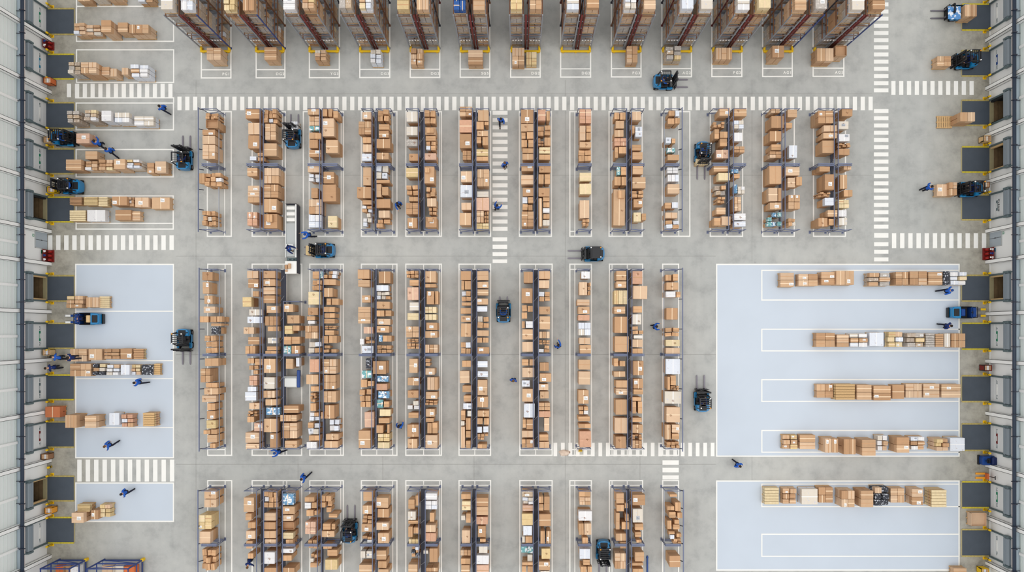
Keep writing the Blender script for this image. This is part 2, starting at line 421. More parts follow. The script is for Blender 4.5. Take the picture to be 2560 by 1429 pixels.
            part('door_panel', M['doorpanel'], lambda mb: [lb(mb, -0.12, -0.06, -hw+.02, hw-.02, DH-0.16, DH-0.005, 0.01)])
            part('dock_lip', M['frame'], lambda mb: lb(mb, -0.30, 0.06, -hw+.08, hw-.08, 0.0, 0.05, 0.01))
            part('dock_seal', M['tan'] if i % 2 else M['dark'], lambda mb: [lb(mb, -0.28, -0.04, s*(hw-0.09)-0.08, s*(hw-0.09)+0.08, 0.02, DH-0.18, 0.02) for s in (-1, 1)])
        else:
            def pan(mb):
                n = 4; hgt = (DH-0.04)/n
                for k in range(n): lb(mb, -0.10, -0.03, -hw+0.01, hw-0.01, 0.02+k*hgt, 0.02+(k+1)*hgt-0.015, 0.008)
            part('door_panel', M['doorpanel'], pan)
            # small window with its surround and the dark marks of the door lettering
            tint = ['green','teal','white','green','white','dark','green','track','darkred','teal','white'][i] if side == 'left' else ['white','bluedk','green','teal','track','dark','green','white','darkred','green','white'][i]
            zc = 0.98
            f = part('door_window_frame', M[tint], lambda mb: (lb(mb, -0.03, -0.012, -0.42, 0.42, zc-0.11, zc+0.11, 0.01)))
            part('window_pane', M['white'], lambda mb: lb(mb, -0.012, -0.002, -0.20, 0.20, zc-0.06, zc+0.06, 0.005), parent=f)
            def marks(mb):
                random.seed(i*7+len(nm))
                for s in (-1, 1):
                    for k in range(3):
                        q = s*(0.52+0.11*k)
                        lb(mb, -0.03, -0.015, q-0.035, q+0.03, zc-0.07, zc+0.07 if random.random() > .4 else zc)
            if not (side == 'right' and i == 4): part('door_marking', M['track'], marks)
            else:
                me = text_mesh('CLEAN', 0.26); me.materials.append(M['dark'])
                o = bpy.data.objects.new('door_lettering', me); C.objects.link(o); o.parent = D
                o.rotation_euler = (PI/2, 0, -PI/2); o.location = (d*0.0, 0, zc+0.28)
        # leveller
        u0, u1 = plate
        lev = empty('dock_leveller', ((fx(u0)+fx(u1))/2, yc, 0))
        word = 'dark grey dock leveller plate, %s from the top along the %s wall' % (NTH[i+1], nm)
        tag(lev, word, 'dock leveller', 'dock levellers along the %s wall' % nm)
        wx = abs(fx(u1)-fx(u0))/2; wy = (y1-y0)/2
        mb = MB(); mb.box(-wx,-wy,0.0,wx,wy,0.035,0.01)
        mb.build('deck_plate', M['leveller'], lev)
        for s in (-1, 1):
            mb = MB(); n = 9; mb.box(-wx, s*(wy+0.075)-0.065, 0, wx, s*(wy+0.075)+0.065, 0.012)
            for k in range(n):
                xa = -wx+2*wx*k/n; mb.box(xa, s*(wy+0.075)-0.065, 0, xa+2*wx/n*0.88, s*(wy+0.075)+0.065, 0.03)
            mb.build('side_marking', M['levedge'] if (i+door_no[0]) % 3 else mat('leveller_hazard', (200,184,60), 0.6, 0.1, 0.3, 5), lev)
        mb = MB(); e = wx*d; xx0, xx1 = sorted((e, e+d*0.10)); mb.box(xx0, -wy-0.12, 0, xx1, wy+0.12, 0.022)
        mb.build('front_curb', M['frame'], lev)
        for s in (-1, 1):
            px = X+d*0.46; py = yc+s*(wy+0.20)
            bo = empty('bollard', (px, py, 0))
            mb = MB(); mb.cyl((0,0,0.02),(0,0,0.88),0.085,n=14,dome=True); mb.build('post', M['yellow'], bo, smooth=True)
            mb = MB(); mb.box(-0.15,-0.15,0,0.15,0.15,0.025,0.01); mb.build('base_plate', M['yellow'], bo)
            mb = MB(); mb.cyl((0,0,0.60),(0,0,0.68),0.088,n=14); mb.build('band', M['black'], bo, smooth=True)
            tag(bo, 'yellow bollard %s the %s dock leveller on the %s wall' % ('below' if s < 0 else 'above', NTH[i+1], nm), 'bollard', 'bollards along the %s wall' % nm)
    return w
wall_left = dock_wall('left', LEVL, OPENL, COLL, 117, (113,185))
wall_right = dock_wall('right', LEVR, OPENR, COLR, 2475, (2405,2476))

# double personnel doors
def service_door(side, v0, v1):
    X = fx(117 if side == 'left' else 2475); d = 1 if side == 'left' else -1
    door_no[0] += 1
    y0, y1 = fy(v1), fy(v0); yc = (y0+y1)/2; hw = (y1-y0)/2
    D = tag(empty('door_%d' % door_no[0], (X, yc, 0)), kind='structure')
    def lb(mb, a0, a1, q0, q1, z0, z1, c=0.0):
        x0, x1 = sorted((d*a0, d*a1)); mb.box(x0, q0, z0, x1, q1, z1, c)
    mb = MB()
    lb(mb, 0, 0.05, -hw-0.05, -hw, 0, 1.75); lb(mb, 0, 0.05, hw, hw+0.05, 0, 1.75); lb(mb, 0, 0.05, -hw-0.05, hw+0.05, 1.70, 1.78)
    mb.build('door_frame', M['greymetal'], D)
    for s in (-1, 1):
        mb = MB(); lb(mb, 0.005, 0.045, min(0.012*s, s*hw), max(0.012*s, s*hw), 0.02, 1.70, 0.01)
        lf = mb.build('door_leaf', mat('leaf_grey', (166,176,184), 0.5), D)
    mb = MB(); lb(mb, 0.045, 0.10, -0.03, 0.03, 0.80, 0.92, 0.01); mb.build('door_handle', M['black'], lf)
    mb = MB(); lb(mb, 0.045, 0.05, -0.014, 0.014, 0.02, 1.70); mb.build('meeting_strip', M['black'], D)
    sg = MB(); lb(sg, 0, 0.03, hw*0.30, hw*0.62, 1.86, 2.06, 0.005)
    o = sg.build('exit_sign', M['green']); o.location = (X, yc, 0)
    tag(o, 'small green escape sign over the grey double door on the %s wall' % side, 'sign')
    g = MB(); lb(g, 0.03, 0.034, hw*0.36, hw*0.44, 1.90, 2.02); lb(g, 0.03, 0.034, hw*0.48, hw*0.56, 1.90, 2.02); g.build('pictogram', M['white'], o)
    sg = MB(); lb(sg, 0, 0.02, -hw-0.45, -hw-0.15, 0.55, 0.85, 0.005)
    o = sg.build('wall_sign', M['teal'] if side == 'right' else M['green']); o.location = (X, yc, 0)
    tag(o, 'small %s notice beside the grey double door on the %s wall' % ('blue' if side == 'right' else 'green', side), 'sign')
service_door('left', 584, 622); service_door('right', 578, 617)
# ---------------------------------------------------------------- surveyed layout
# every rack side: (row, rack, side) -> survey sheet, outline of each carton top, how it is packed
SHEET = {'A':(480,250,4.0825),'B':(880,250,4.0825),'C':(1280,250,4.0826),'D':(1720,250,4.0818),'E':(480,650,5.715),'F':(480,880,5.2925),
 'G':(880,650,5.715),'H':(880,880,5.2925),'I':(1280,650,5.716),'J':(1280,880,4.923),'K':(480,1180,5.74),'L':(880,1180,5.74),'M':(1280,1180,5.565),
 'P':(0,0,4.33),'Q':(0,310,4.33),'R':(0,630,4.33),'S':(0,930,2.864),'T':(2160,0,4.33),'U':(2160,320,4.2),'V':(1900,650,3.862),'W':(1860,1010,3.41),
 'X':(400,0,4.267),'Y':(980,0,4.267),'Z':(1560,0,3.765)}
RACKS = '''
2 1 S A|138,130,265,195,my 140,200,265,285,o 105,300,235,358,hL 105,362,235,450,2 105,455,235,600,4 130,740,305,880,m 72,745,128,850,b 110,1130,240,1280,m
2 2 L A|545,85,690,190,b 572,230,690,350,2 572,358,690,495,2L 590,530,740,620,m 562,690,668,775,h 568,870,690,1045,H 562,1140,665,1280,4p
2 2 R A|735,95,870,235,m 745,240,855,405,4 725,440,865,570,h 735,690,885,850,4 725,860,880,995,4 725,1005,865,1145,2 730,1160,870,1310,bL 760,1165,820,1245,^b
2 3 L A|1180,80,1300,150,b 1195,165,1300,262,4 1198,265,1300,310,2c 1195,330,1315,398,2 1255,335,1315,395,^b 1195,402,1285,490,2 1195,505,1315,580,h 1180,655,1300,735,bL 1190,750,1300,830,mw 1215,895,1285,1000,h 1190,1010,1320,1160,4 1190,1170,1320,1300,4w
2 3 R A|1330,80,1380,165,b 1390,85,1430,168,b 1440,110,1490,180,b 1325,185,1450,370,h 1365,405,1490,540,h 1340,730,1450,850,bL 1330,860,1470,1035,h 1385,1180,1480,1300,hy
2 4 L B|105,120,195,195,2 65,215,195,350,4 108,378,195,440,b 108,450,200,530,b 100,545,200,620,bw 112,685,195,870,h 50,885,195,1000,2 105,1020,200,1065,bL 100,1075,200,1140,mp 110,1155,200,1290,mw
2 4 R B|260,100,380,215,m 272,245,380,300,bL 272,310,375,385,bL 250,395,390,490,2 245,535,375,605,2 245,660,365,805,mw 245,815,385,845,by 245,855,300,990,b 305,885,370,970,by 245,1008,390,1100,2 270,1125,385,1200,2 248,1210,385,1300,m
2 5 L B|555,118,670,220,bw 555,270,670,360,bw 555,400,670,470,bg 580,545,680,620,2 550,690,680,785,by 550,865,680,970,m 580,985,680,1035,b 550,1045,680,1165,4 565,1200,665,1305,bL
2 5 R B|735,100,855,235,m 745,275,855,355,b 758,280,835,335,^b 750,365,855,415,b 755,420,855,515,m 740,540,860,610,bp 735,675,840,850,2 745,690,790,740,^b 755,890,850,990,m 765,1000,860,1085,b 780,1090,860,1170,m 750,1190,865,1300,h 770,1195,825,1240,^b
2 6 L B|1098,65,1225,165,4 1095,200,1225,330,hp 1098,345,1220,490,hL 1128,515,1215,610,4 1110,725,1225,835,bL 1105,865,1228,990,2w 1115,1045,1215,1120,b 1098,1150,1215,1275,2
2 6 R B|1285,100,1395,213,2 1268,218,1345,300,b 1350,220,1395,255,b 1275,310,1390,368,b 1270,375,1320,440,b 1330,375,1390,460,by 1268,500,1390,570,hy 1268,575,1390,620,by 1278,705,1400,880,4 1275,930,1395,990,bw 1268,995,1400,1125,bp 1270,1130,1345,1250,4 1350,1135,1395,1250,m 1270,1255,1395,1315,4y
2 7 L C|90,95,220,235,2 90,240,220,320,b 95,330,140,395,b 150,325,220,395,b 95,405,155,480,b 165,405,220,480,b 105,490,220,540,b 105,545,220,610,b 95,645,220,725,bL 92,765,220,860,h 108,895,220,980,bL 105,985,220,1125,mp 98,1135,222,1290,4
2 7 R C|262,95,345,210,bp 350,110,388,210,b 262,260,395,360,m 265,380,325,465,m 330,380,395,465,2 275,480,390,545,by 275,555,390,610,b 275,660,395,740,b 270,755,325,855,b 330,755,390,855,b 270,895,385,985,2 270,1000,310,1290,b 315,990,385,1035,h 318,1040,385,1095,b 315,1100,385,1150,bw 318,1160,385,1212,b 315,1220,385,1280,bw
2 8 S C|690,90,810,235,4p 690,260,752,410,b 757,260,808,325,b 757,330,808,405,b 690,425,810,485,2 680,500,810,620,m 690,740,810,825,by 690,850,810,960,by 690,1020,790,1205,b 720,1215,790,1285,m
2 9 L C|1045,125,1097,195,b 1102,125,1160,200,b 1058,210,1145,290,b 1045,305,1140,375,b 1045,385,1170,465,4p 1050,480,1085,590,b 1090,475,1175,545,bL 1070,680,1108,765,bc 1112,680,1175,765,h 1045,780,1112,870,b 1116,780,1175,870,b 1035,910,1155,1280,b 1085,920,1150,1000,^b
2 9 R C|1225,115,1320,205,2 1225,260,1252,340,b 1257,270,1330,375,bw 1220,455,1320,515,b 1228,530,1335,605,b 1230,645,1340,755,h 1228,785,1365,900,b 1220,925,1340,1000,m 1240,1010,1335,1095,bL 1240,1145,1318,1240,by 1322,1155,1370,1225,by
2 10 S C|1600,105,1662,160,b 1667,105,1710,165,bw 1590,185,1660,245,b 1665,180,1715,240,b 1570,380,1625,440,bw 1630,390,1670,440,b 1585,485,1665,535,bc 1588,555,1708,615,2 1585,685,1695,745,4w 1590,760,1705,830,3w 1588,855,1712,955,h 1560,1045,1628,1105,b 1632,1040,1695,1100,bw 1565,1145,1690,1205,2 1570,1225,1710,1310,my
2 11 L D|320,78,430,160,h 262,215,380,280,m 270,295,318,395,b 325,320,405,385,b 325,392,400,470,b 285,505,415,595,2p 262,665,410,730,h 310,740,430,820,by 275,870,390,970,mg 295,985,380,1050,my 290,1095,385,1165,b 340,1185,435,1275,b 265,1200,335,1280,b
2 11 R D|470,80,600,165,h 470,205,570,290,4w 470,330,555,420,2w 470,470,580,535,4 445,705,515,745,bc 465,750,530,795,b 470,860,505,950,bc 510,880,580,955,4w 475,985,545,1130,4 470,1155,590,1225,bw 470,1235,590,1290,bw
2 12 L D|850,85,940,130,4 850,160,980,285,2 835,315,955,420,b 850,450,950,512,h 835,520,960,590,4 830,665,955,855,2 820,895,915,1033,h 920,895,955,1033,by 835,1042,960,1115,bL 815,1145,960,1285,mc
2 12 R D|1015,95,1115,175,b 1000,230,1065,285,bL 1030,460,1115,590,2w 995,680,1140,770,bL 1015,790,1095,890,h 1105,780,1165,870,b 1025,965,1145,1110,4 1020,1205,1100,1285,m
2 13 L D|1330,105,1485,235,4 1385,255,1520,322,2 1380,330,1520,390,2 1370,410,1495,540,h 1340,675,1450,730,by 1395,755,1500,915,h 1340,940,1455,985,mg 1395,995,1490,1075,bw 1425,1120,1525,1190,b 1435,1210,1500,1275,b 1330,1200,1425,1290,b
2 13 R D|1570,85,1680,165,2 1535,215,1640,295,bw 1540,345,1650,420,bw 1530,440,1650,485,m 1530,495,1650,560,b 1590,650,1670,710,4 1550,760,1625,905,2 1590,915,1680,985,b 1540,1015,1645,1100,4y 1535,1120,1620,1190,2w 1540,1200,1625,1275,2w
3 1 S E|145,165,295,290,b 150,310,245,480,bL 175,505,295,625,bL 165,660,330,755,b 100,800,235,890,b 260,800,350,890,2 355,800,430,885,b 270,900,420,940,b 275,950,380,1060,bk 185,1070,360,1330,my
3 1 S F|170,80,350,185,b 110,215,240,400,4 180,405,335,470,b 160,475,345,562,2 130,570,320,660,h 200,675,305,765,2 195,775,310,885,2 190,900,315,1010,by 150,1030,245,1085,b 250,1020,330,1085,b 200,1090,330,1195,b 235,1205,310,1270,b
3 2 L E|785,150,945,260,2 800,270,950,395,hL 865,440,955,520,b 720,525,850,665,by 815,700,1000,790,bw 790,805,1000,900,bw 735,955,885,1055,b 800,1095,965,1205,h 760,1225,820,1340,b 825,1220,905,1340,bL
3 2 L F|735,80,820,150,2 830,85,945,170,b 755,175,880,295,m 755,310,860,440,4p 735,455,850,520,bw 700,525,850,640,bw 755,670,895,755,b 730,780,865,848,m 730,852,820,930,b 820,935,940,1045,hp 705,1060,890,1200,bL 710,1210,890,1285,h
3 2 M E|1015,150,1190,260,b 1015,270,1190,370,2 1015,385,1185,490,h 1010,500,1185,615,h 1065,650,1225,755,bL 1040,800,1230,935,3 1080,945,1240,1015,2 1080,1105,1220,1190,bw 1070,1230,1220,1290,b 1045,1295,1210,1350,b
3 2 M F|950,85,1105,275,2 945,330,1095,485,bw 940,510,1100,605,3 970,620,1130,705,b 980,730,1160,830,bc 950,880,1130,1060,2 1030,1070,1140,1265,bL
3 2 R E|1300,625,1445,740,bL 1360,785,1535,905,b 1320,935,1435,1055,by 1440,930,1535,1010,b 1310,1090,1415,1205,b 1420,1090,1540,1195,h 1310,1225,1415,1360,bc 1420,1220,1540,1340,2
3 2 R F|1240,85,1335,220,b 1375,70,1420,190,bw 1210,705,1410,805,b 1165,830,1385,915,3 1195,935,1390,1140,4 1225,1170,1390,1265,h
3 3 L E|1720,160,1820,265,b 1825,160,1870,260,bc 1710,285,1865,430,mp 1660,450,1840,635,hy 1655,675,1800,785,2 1640,800,1755,858,b 1655,865,1755,910,bw 1615,935,1795,1120,4 1660,1165,1845,1330,mw
3 3 L F|1555,90,1680,265,bp 1510,295,1670,425,2 1570,450,1680,520,b 1565,535,1640,660,m 1565,675,1640,780,b 1555,790,1680,910,mw 1530,930,1680,1085,mw 1545,1100,1695,1170,2p 1515,1185,1650,1280,bw
3 3 R E|1875,155,2075,260,m 1875,270,2055,355,b 1885,395,2010,525,b 1920,545,1985,640,b 1995,545,2095,640,b 1880,665,2040,740,b 1890,755,2040,825,bL 1885,835,2040,905,b 1890,935,2050,990,m 1895,1000,2030,1070,bL 1860,1080,1945,1190,b 1955,1075,2070,1185,2 1880,1215,2060,1325,m
3 3 R F|1725,90,1905,285,4 1745,300,1900,490,4 1735,515,1905,665,3 1705,790,1745,880,b 1755,700,1885,880,2 1810,890,1945,1045,mw 1770,1080,1940,1160,2 1750,1175,1930,1265,2
3 4 L G|80,130,250,268,b 85,280,255,380,b 140,500,265,605,h 85,665,265,905,H 165,950,300,1050,2p 190,1090,315,1190,mw 110,1120,170,1205,bw 140,1220,300,1330,bw
3 4 L H|180,80,250,215,bk 130,240,260,340,bc 115,360,200,465,by 205,380,285,450,b 95,490,255,730,my 165,790,290,995,bp 85,1035,245,1270,hL
3 4 R G|380,160,550,330,2 340,355,520,440,2w 350,450,540,560,mw 350,590,540,695,b 350,715,460,805,bL 475,715,560,800,b 360,835,545,925,2L 350,940,530,1035,bL 380,1070,435,1165,bc 440,1075,565,1165,2 350,1215,560,1330,m
3 4 R H|275,115,450,290,b 330,310,480,390,bc 320,415,465,505,bp 345,515,490,610,bc 330,625,410,735,bc 420,650,490,730,b 365,755,510,845,by 350,870,495,940,b 315,965,410,1070,bL 465,955,495,1070,b 340,1080,495,1180,4y 340,1190,495,1275,2y
3 5 L G|775,150,955,250,m 820,280,955,365,h 790,385,950,570,bp 820,600,955,720,bw 790,755,955,855,by 770,945,955,1105,4 785,1120,950,1180,mp 785,1185,965,1270,mc
3 5 L H|755,85,870,275,hL 735,335,890,440,bL 735,505,880,605,b 720,640,890,765,mw 745,800,880,870,b 730,955,885,1120,bL 735,1145,865,1275,b
3 5 R G|1040,155,1200,320,b 1040,335,1200,390,b 1065,440,1175,630,h 1185,440,1230,630,b 1035,665,1205,755,3y 1035,770,1205,855,3y 1060,890,1220,1000,b 1040,1010,1220,1110,bL 1045,1205,1225,1325,3
3 5 R H|970,85,1110,185,m 970,210,1095,300,2 995,330,1135,500,3 975,525,1130,620,bL 965,635,1130,700,my 975,750,1095,855,bL 975,870,1080,925,bL 995,935,1055,1075,b 1060,930,1130,1075,b 970,1095,1130,1270,bL
3 6 L G|1550,155,1700,285,2 1560,295,1605,425,h 1610,295,1700,420,2 1560,440,1700,590,m 1565,600,1705,650,b 1550,680,1700,765,by 1555,790,1700,885,bL 1555,900,1700,1095,2 1550,1165,1700,1340,my
3 6 L H|1455,110,1575,195,b 1425,245,1555,410,h 1460,440,1580,530,b 1475,570,1580,655,bp 1470,675,1590,755,bw 1440,770,1500,900,h 1525,775,1580,850,bw 1440,910,1490,970,bw 1505,870,1570,1030,b 1505,1040,1570,1130,b 1440,985,1495,1270,b 1505,1170,1570,1270,b
3 6 R G|1780,155,1950,285,b 1790,305,1950,400,bL 1790,415,1950,505,b 1785,545,1945,635,bL 1785,655,1935,735,bw 1790,800,1960,970,my 1785,1000,1955,1085,b 1785,1105,1862,1180,b 1870,1105,1950,1180,bL 1790,1240,1960,1345,bL
3 6 R H|1660,115,1795,200,bw 1660,250,1800,330,bw 1660,365,1790,570,b 1655,585,1800,730,bL 1660,770,1815,855,2 1655,870,1730,955,b 1745,870,1815,960,b 1655,985,1720,1065,bw 1735,980,1805,1060,bw 1655,1080,1800,1160,m 1660,1215,1785,1275,2p
3 7 L I|165,165,300,325,2 135,400,295,615,2 135,640,305,840,m 140,870,185,975,by 195,870,305,970,bw 145,985,305,1135,h 145,1165,310,1310,b
3 7 L J|120,85,205,165,b 213,85,275,165,b 125,190,275,310,2 120,345,220,425,bw 125,450,265,610,bL 145,630,280,805,2w 130,825,172,930,b 177,825,260,950,h 120,965,270,1050,2 120,1070,170,1175,b 175,1070,275,1175,b
3 7 R I|380,155,545,270,2 380,285,535,400,b 380,450,550,590,mw 385,660,545,775,h 390,800,545,990,h 385,1020,540,1115,3 385,1140,540,1205,mp 380,1215,540,1320,my
3 7 R J|340,125,455,230,b 340,260,485,365,bL 320,390,450,470,bL 345,480,455,570,b 325,620,470,715,4 330,725,475,800,bp 395,805,460,970,h 335,1010,450,1090,bp 335,1100,460,1180,2
3 8 S I|990,160,1115,265,bw 960,310,1075,500,b 1080,310,1125,500,m 930,560,1110,650,h 945,660,1110,770,bL 945,780,1110,865,2p 950,890,1125,1075,4w 960,1105,1120,1200,b 970,1210,1130,1335,b
3 8 S J|820,90,965,215,h 820,235,965,400,h 815,465,945,635,2L 820,665,940,765,m 815,790,960,850,bp 820,880,970,935,2 830,970,975,1170,bp
3 9 L I|1490,150,1635,290,h 1490,300,1635,395,bL 1460,430,1650,630,3y 1460,660,1620,765,bL 1465,805,1655,1040,2 1470,1085,1670,1315,h
3 9 L J|1255,75,1310,175,h 1325,105,1395,175,b 1255,235,1395,305,b 1280,345,1430,438,b 1280,445,1430,525,bL 1275,580,1415,770,2 1265,805,1420,1000,2 1275,1035,1405,1185,2
3 9 R I|1720,155,1865,340,bp 1730,365,1935,555,2 1730,655,1860,750,bL 1720,770,1850,920,bw 1715,940,1880,1060,my 1740,1070,1870,1120,bw 1720,1130,1870,1245,2 1720,1260,1870,1335,2p
3 9 R J|1490,105,1620,285,2 1495,325,1615,450,bL 1495,455,1615,520,b 1480,550,1595,600,b 1480,605,1530,755,b 1550,605,1605,755,b 1480,805,1600,860,b 1480,890,1610,995,b 1475,1010,1600,1075,mw 1480,1085,1600,1185,3
3 10 S I|2195,205,2280,295,bL 2300,195,2375,295,bL 2205,315,2380,425,2 2200,445,2340,530,bw 2350,450,2410,530,b 2205,680,2370,850,2 2185,965,2395,1090,my 2200,1135,2400,1230,by 2200,1250,2400,1340,2
3 10 S J|1895,80,2070,270,2w 1915,300,1945,465,b 1950,285,2020,405,b 1950,412,2055,465,m 1880,480,2085,635,bw 1900,675,2070,865,h 1885,890,1955,1075,b 1968,890,2065,990,bL 1968,1000,2060,1075,b 1900,1100,2060,1180,my
4 1 S K|175,265,350,380,bL 175,385,350,505,2 90,615,280,815,4y 105,850,265,1025,h 130,1110,340,1400,mp
4 2 L K|740,360,890,570,h 765,590,855,690,b 800,715,910,805,b 775,840,910,960,bL 775,985,870,1095,b 800,1160,880,1240,o
4 2 M K|1025,280,1240,510,m 1035,585,1205,695,b 1030,715,1200,820,2 1025,840,1205,945,b 1045,960,1205,1070,b 1025,1145,1190,1315,bw 1035,1370,1220,1500,2
4 2 R K|1290,310,1460,470,bc 1295,490,1475,600,bL 1290,615,1455,700,bL 1295,715,1465,825,o 1305,865,1455,955,by 1345,965,1450,1070,2 1285,1095,1455,1160,bw 1295,1190,1430,1270,2 1300,1370,1470,1480,2
4 3 L K|1615,355,1755,425,2 1615,435,1705,520,bw 1715,430,1790,515,b 1640,540,1745,630,bp 1755,550,1810,615,b 1620,710,1775,890,4p 1665,965,1800,1160,m 1695,1175,1805,1285,mw 1695,1300,1800,1365,bL
4 3 R K|1845,330,2000,585,my 1960,595,2085,650,b 1875,735,1990,825,b 2000,740,2055,820,b 1850,840,2045,930,2 1880,1030,2005,1100,bL 1940,1110,2085,1200,b 1910,1250,2085,1400,by
4 4 L L|160,275,295,410,h 150,475,290,600,2 140,625,290,730,my 135,740,290,855,bL 140,915,295,1010,my 120,1130,190,1230,bw 205,1130,290,1230,bw 100,1325,290,1480,h
4 4 R L|335,365,520,510,bL 365,525,530,650,2 345,720,525,830,bL 370,870,530,1020,bL 345,1120,490,1255,h 370,1275,495,1375,bL 375,1390,525,1480,b
4 5 L L|805,390,900,525,hy 910,330,955,480,by 800,560,915,685,bw 805,695,950,740,by 805,780,870,930,b 880,790,955,880,by 810,960,955,1035,3y 850,1060,965,1220,mk 805,1320,940,1480,h
4 5 R L|1055,300,1220,395,bw 1055,410,1220,535,4w 1115,580,1180,710,b 1055,755,1200,860,2 1050,870,1205,995,bp 1025,1120,1095,1170,bw 1110,1090,1230,1290,b 1060,1370,1230,1480,4
4 6 L L|1565,310,1705,385,2 1575,415,1705,545,by 1565,620,1625,690,bw 1635,590,1705,725,b 1575,830,1695,1020,b 1555,1115,1705,1195,3 1560,1235,1700,1320,2 1565,1330,1690,1480,b
4 6 R L|1770,365,1955,490,h 1770,495,1955,615,h 1780,640,1950,750,bp 1805,770,1920,930,h 1835,955,1920,1000,by 1820,1040,1945,1160,bw 1785,1190,1965,1320,bw 1785,1330,1965,1480,bp
4 7 L M|140,260,305,340,bg 145,350,305,450,mw 145,460,305,540,bp 135,575,295,735,by 155,745,280,880,bw 140,890,180,980,bw 185,890,285,985,2 125,1040,295,1240,mc 140,1250,300,1295,bp 135,1305,200,1420,b 215,1305,300,1420,2
4 7 R M|365,335,440,430,b 445,335,525,530,b 365,440,440,535,b 375,580,540,750,h 395,815,460,1000,b 475,815,545,1000,b 410,1060,535,1205,by 370,1240,530,1360,h 395,1370,525,1480,bw
4 8 S M|935,265,1095,340,bL 940,345,1095,455,4 925,540,1115,675,bw 930,710,1000,870,by 1005,710,1105,870,2 980,905,1060,1020,by 940,1065,1090,1205,bw 990,1215,1085,1290,b 955,1310,1040,1420,b 1050,1310,1115,1420,b
4 9 L M|1450,290,1560,435,b 1455,450,1560,545,b 1568,430,1615,500,b 1445,565,1500,795,b 1525,690,1630,795,2 1575,580,1625,680,by 1445,850,1590,955,b 1505,965,1590,1060,b 1430,1125,1585,1345,4
4 9 R M|1675,310,1855,460,bL 1680,510,1820,700,bw 1710,715,1830,805,b 1710,830,1800,900,h 1730,940,1805,980,by 1710,1110,1840,1240,b 1670,1260,1830,1300,b 1680,1340,1830,1420,b
4 10 S M|2195,305,2300,340,by 2270,415,2350,540,by 2160,470,2260,530,b 2185,550,2280,635,b 2300,560,2370,640,bp 2160,670,2220,790,b 2240,725,2335,795,b 2260,660,2330,718,b 2180,820,2265,860,b 2290,850,2360,905,b 2200,870,2260,930,bw 2240,920,2360,1000,mw 2190,1160,2345,1320,h
'''
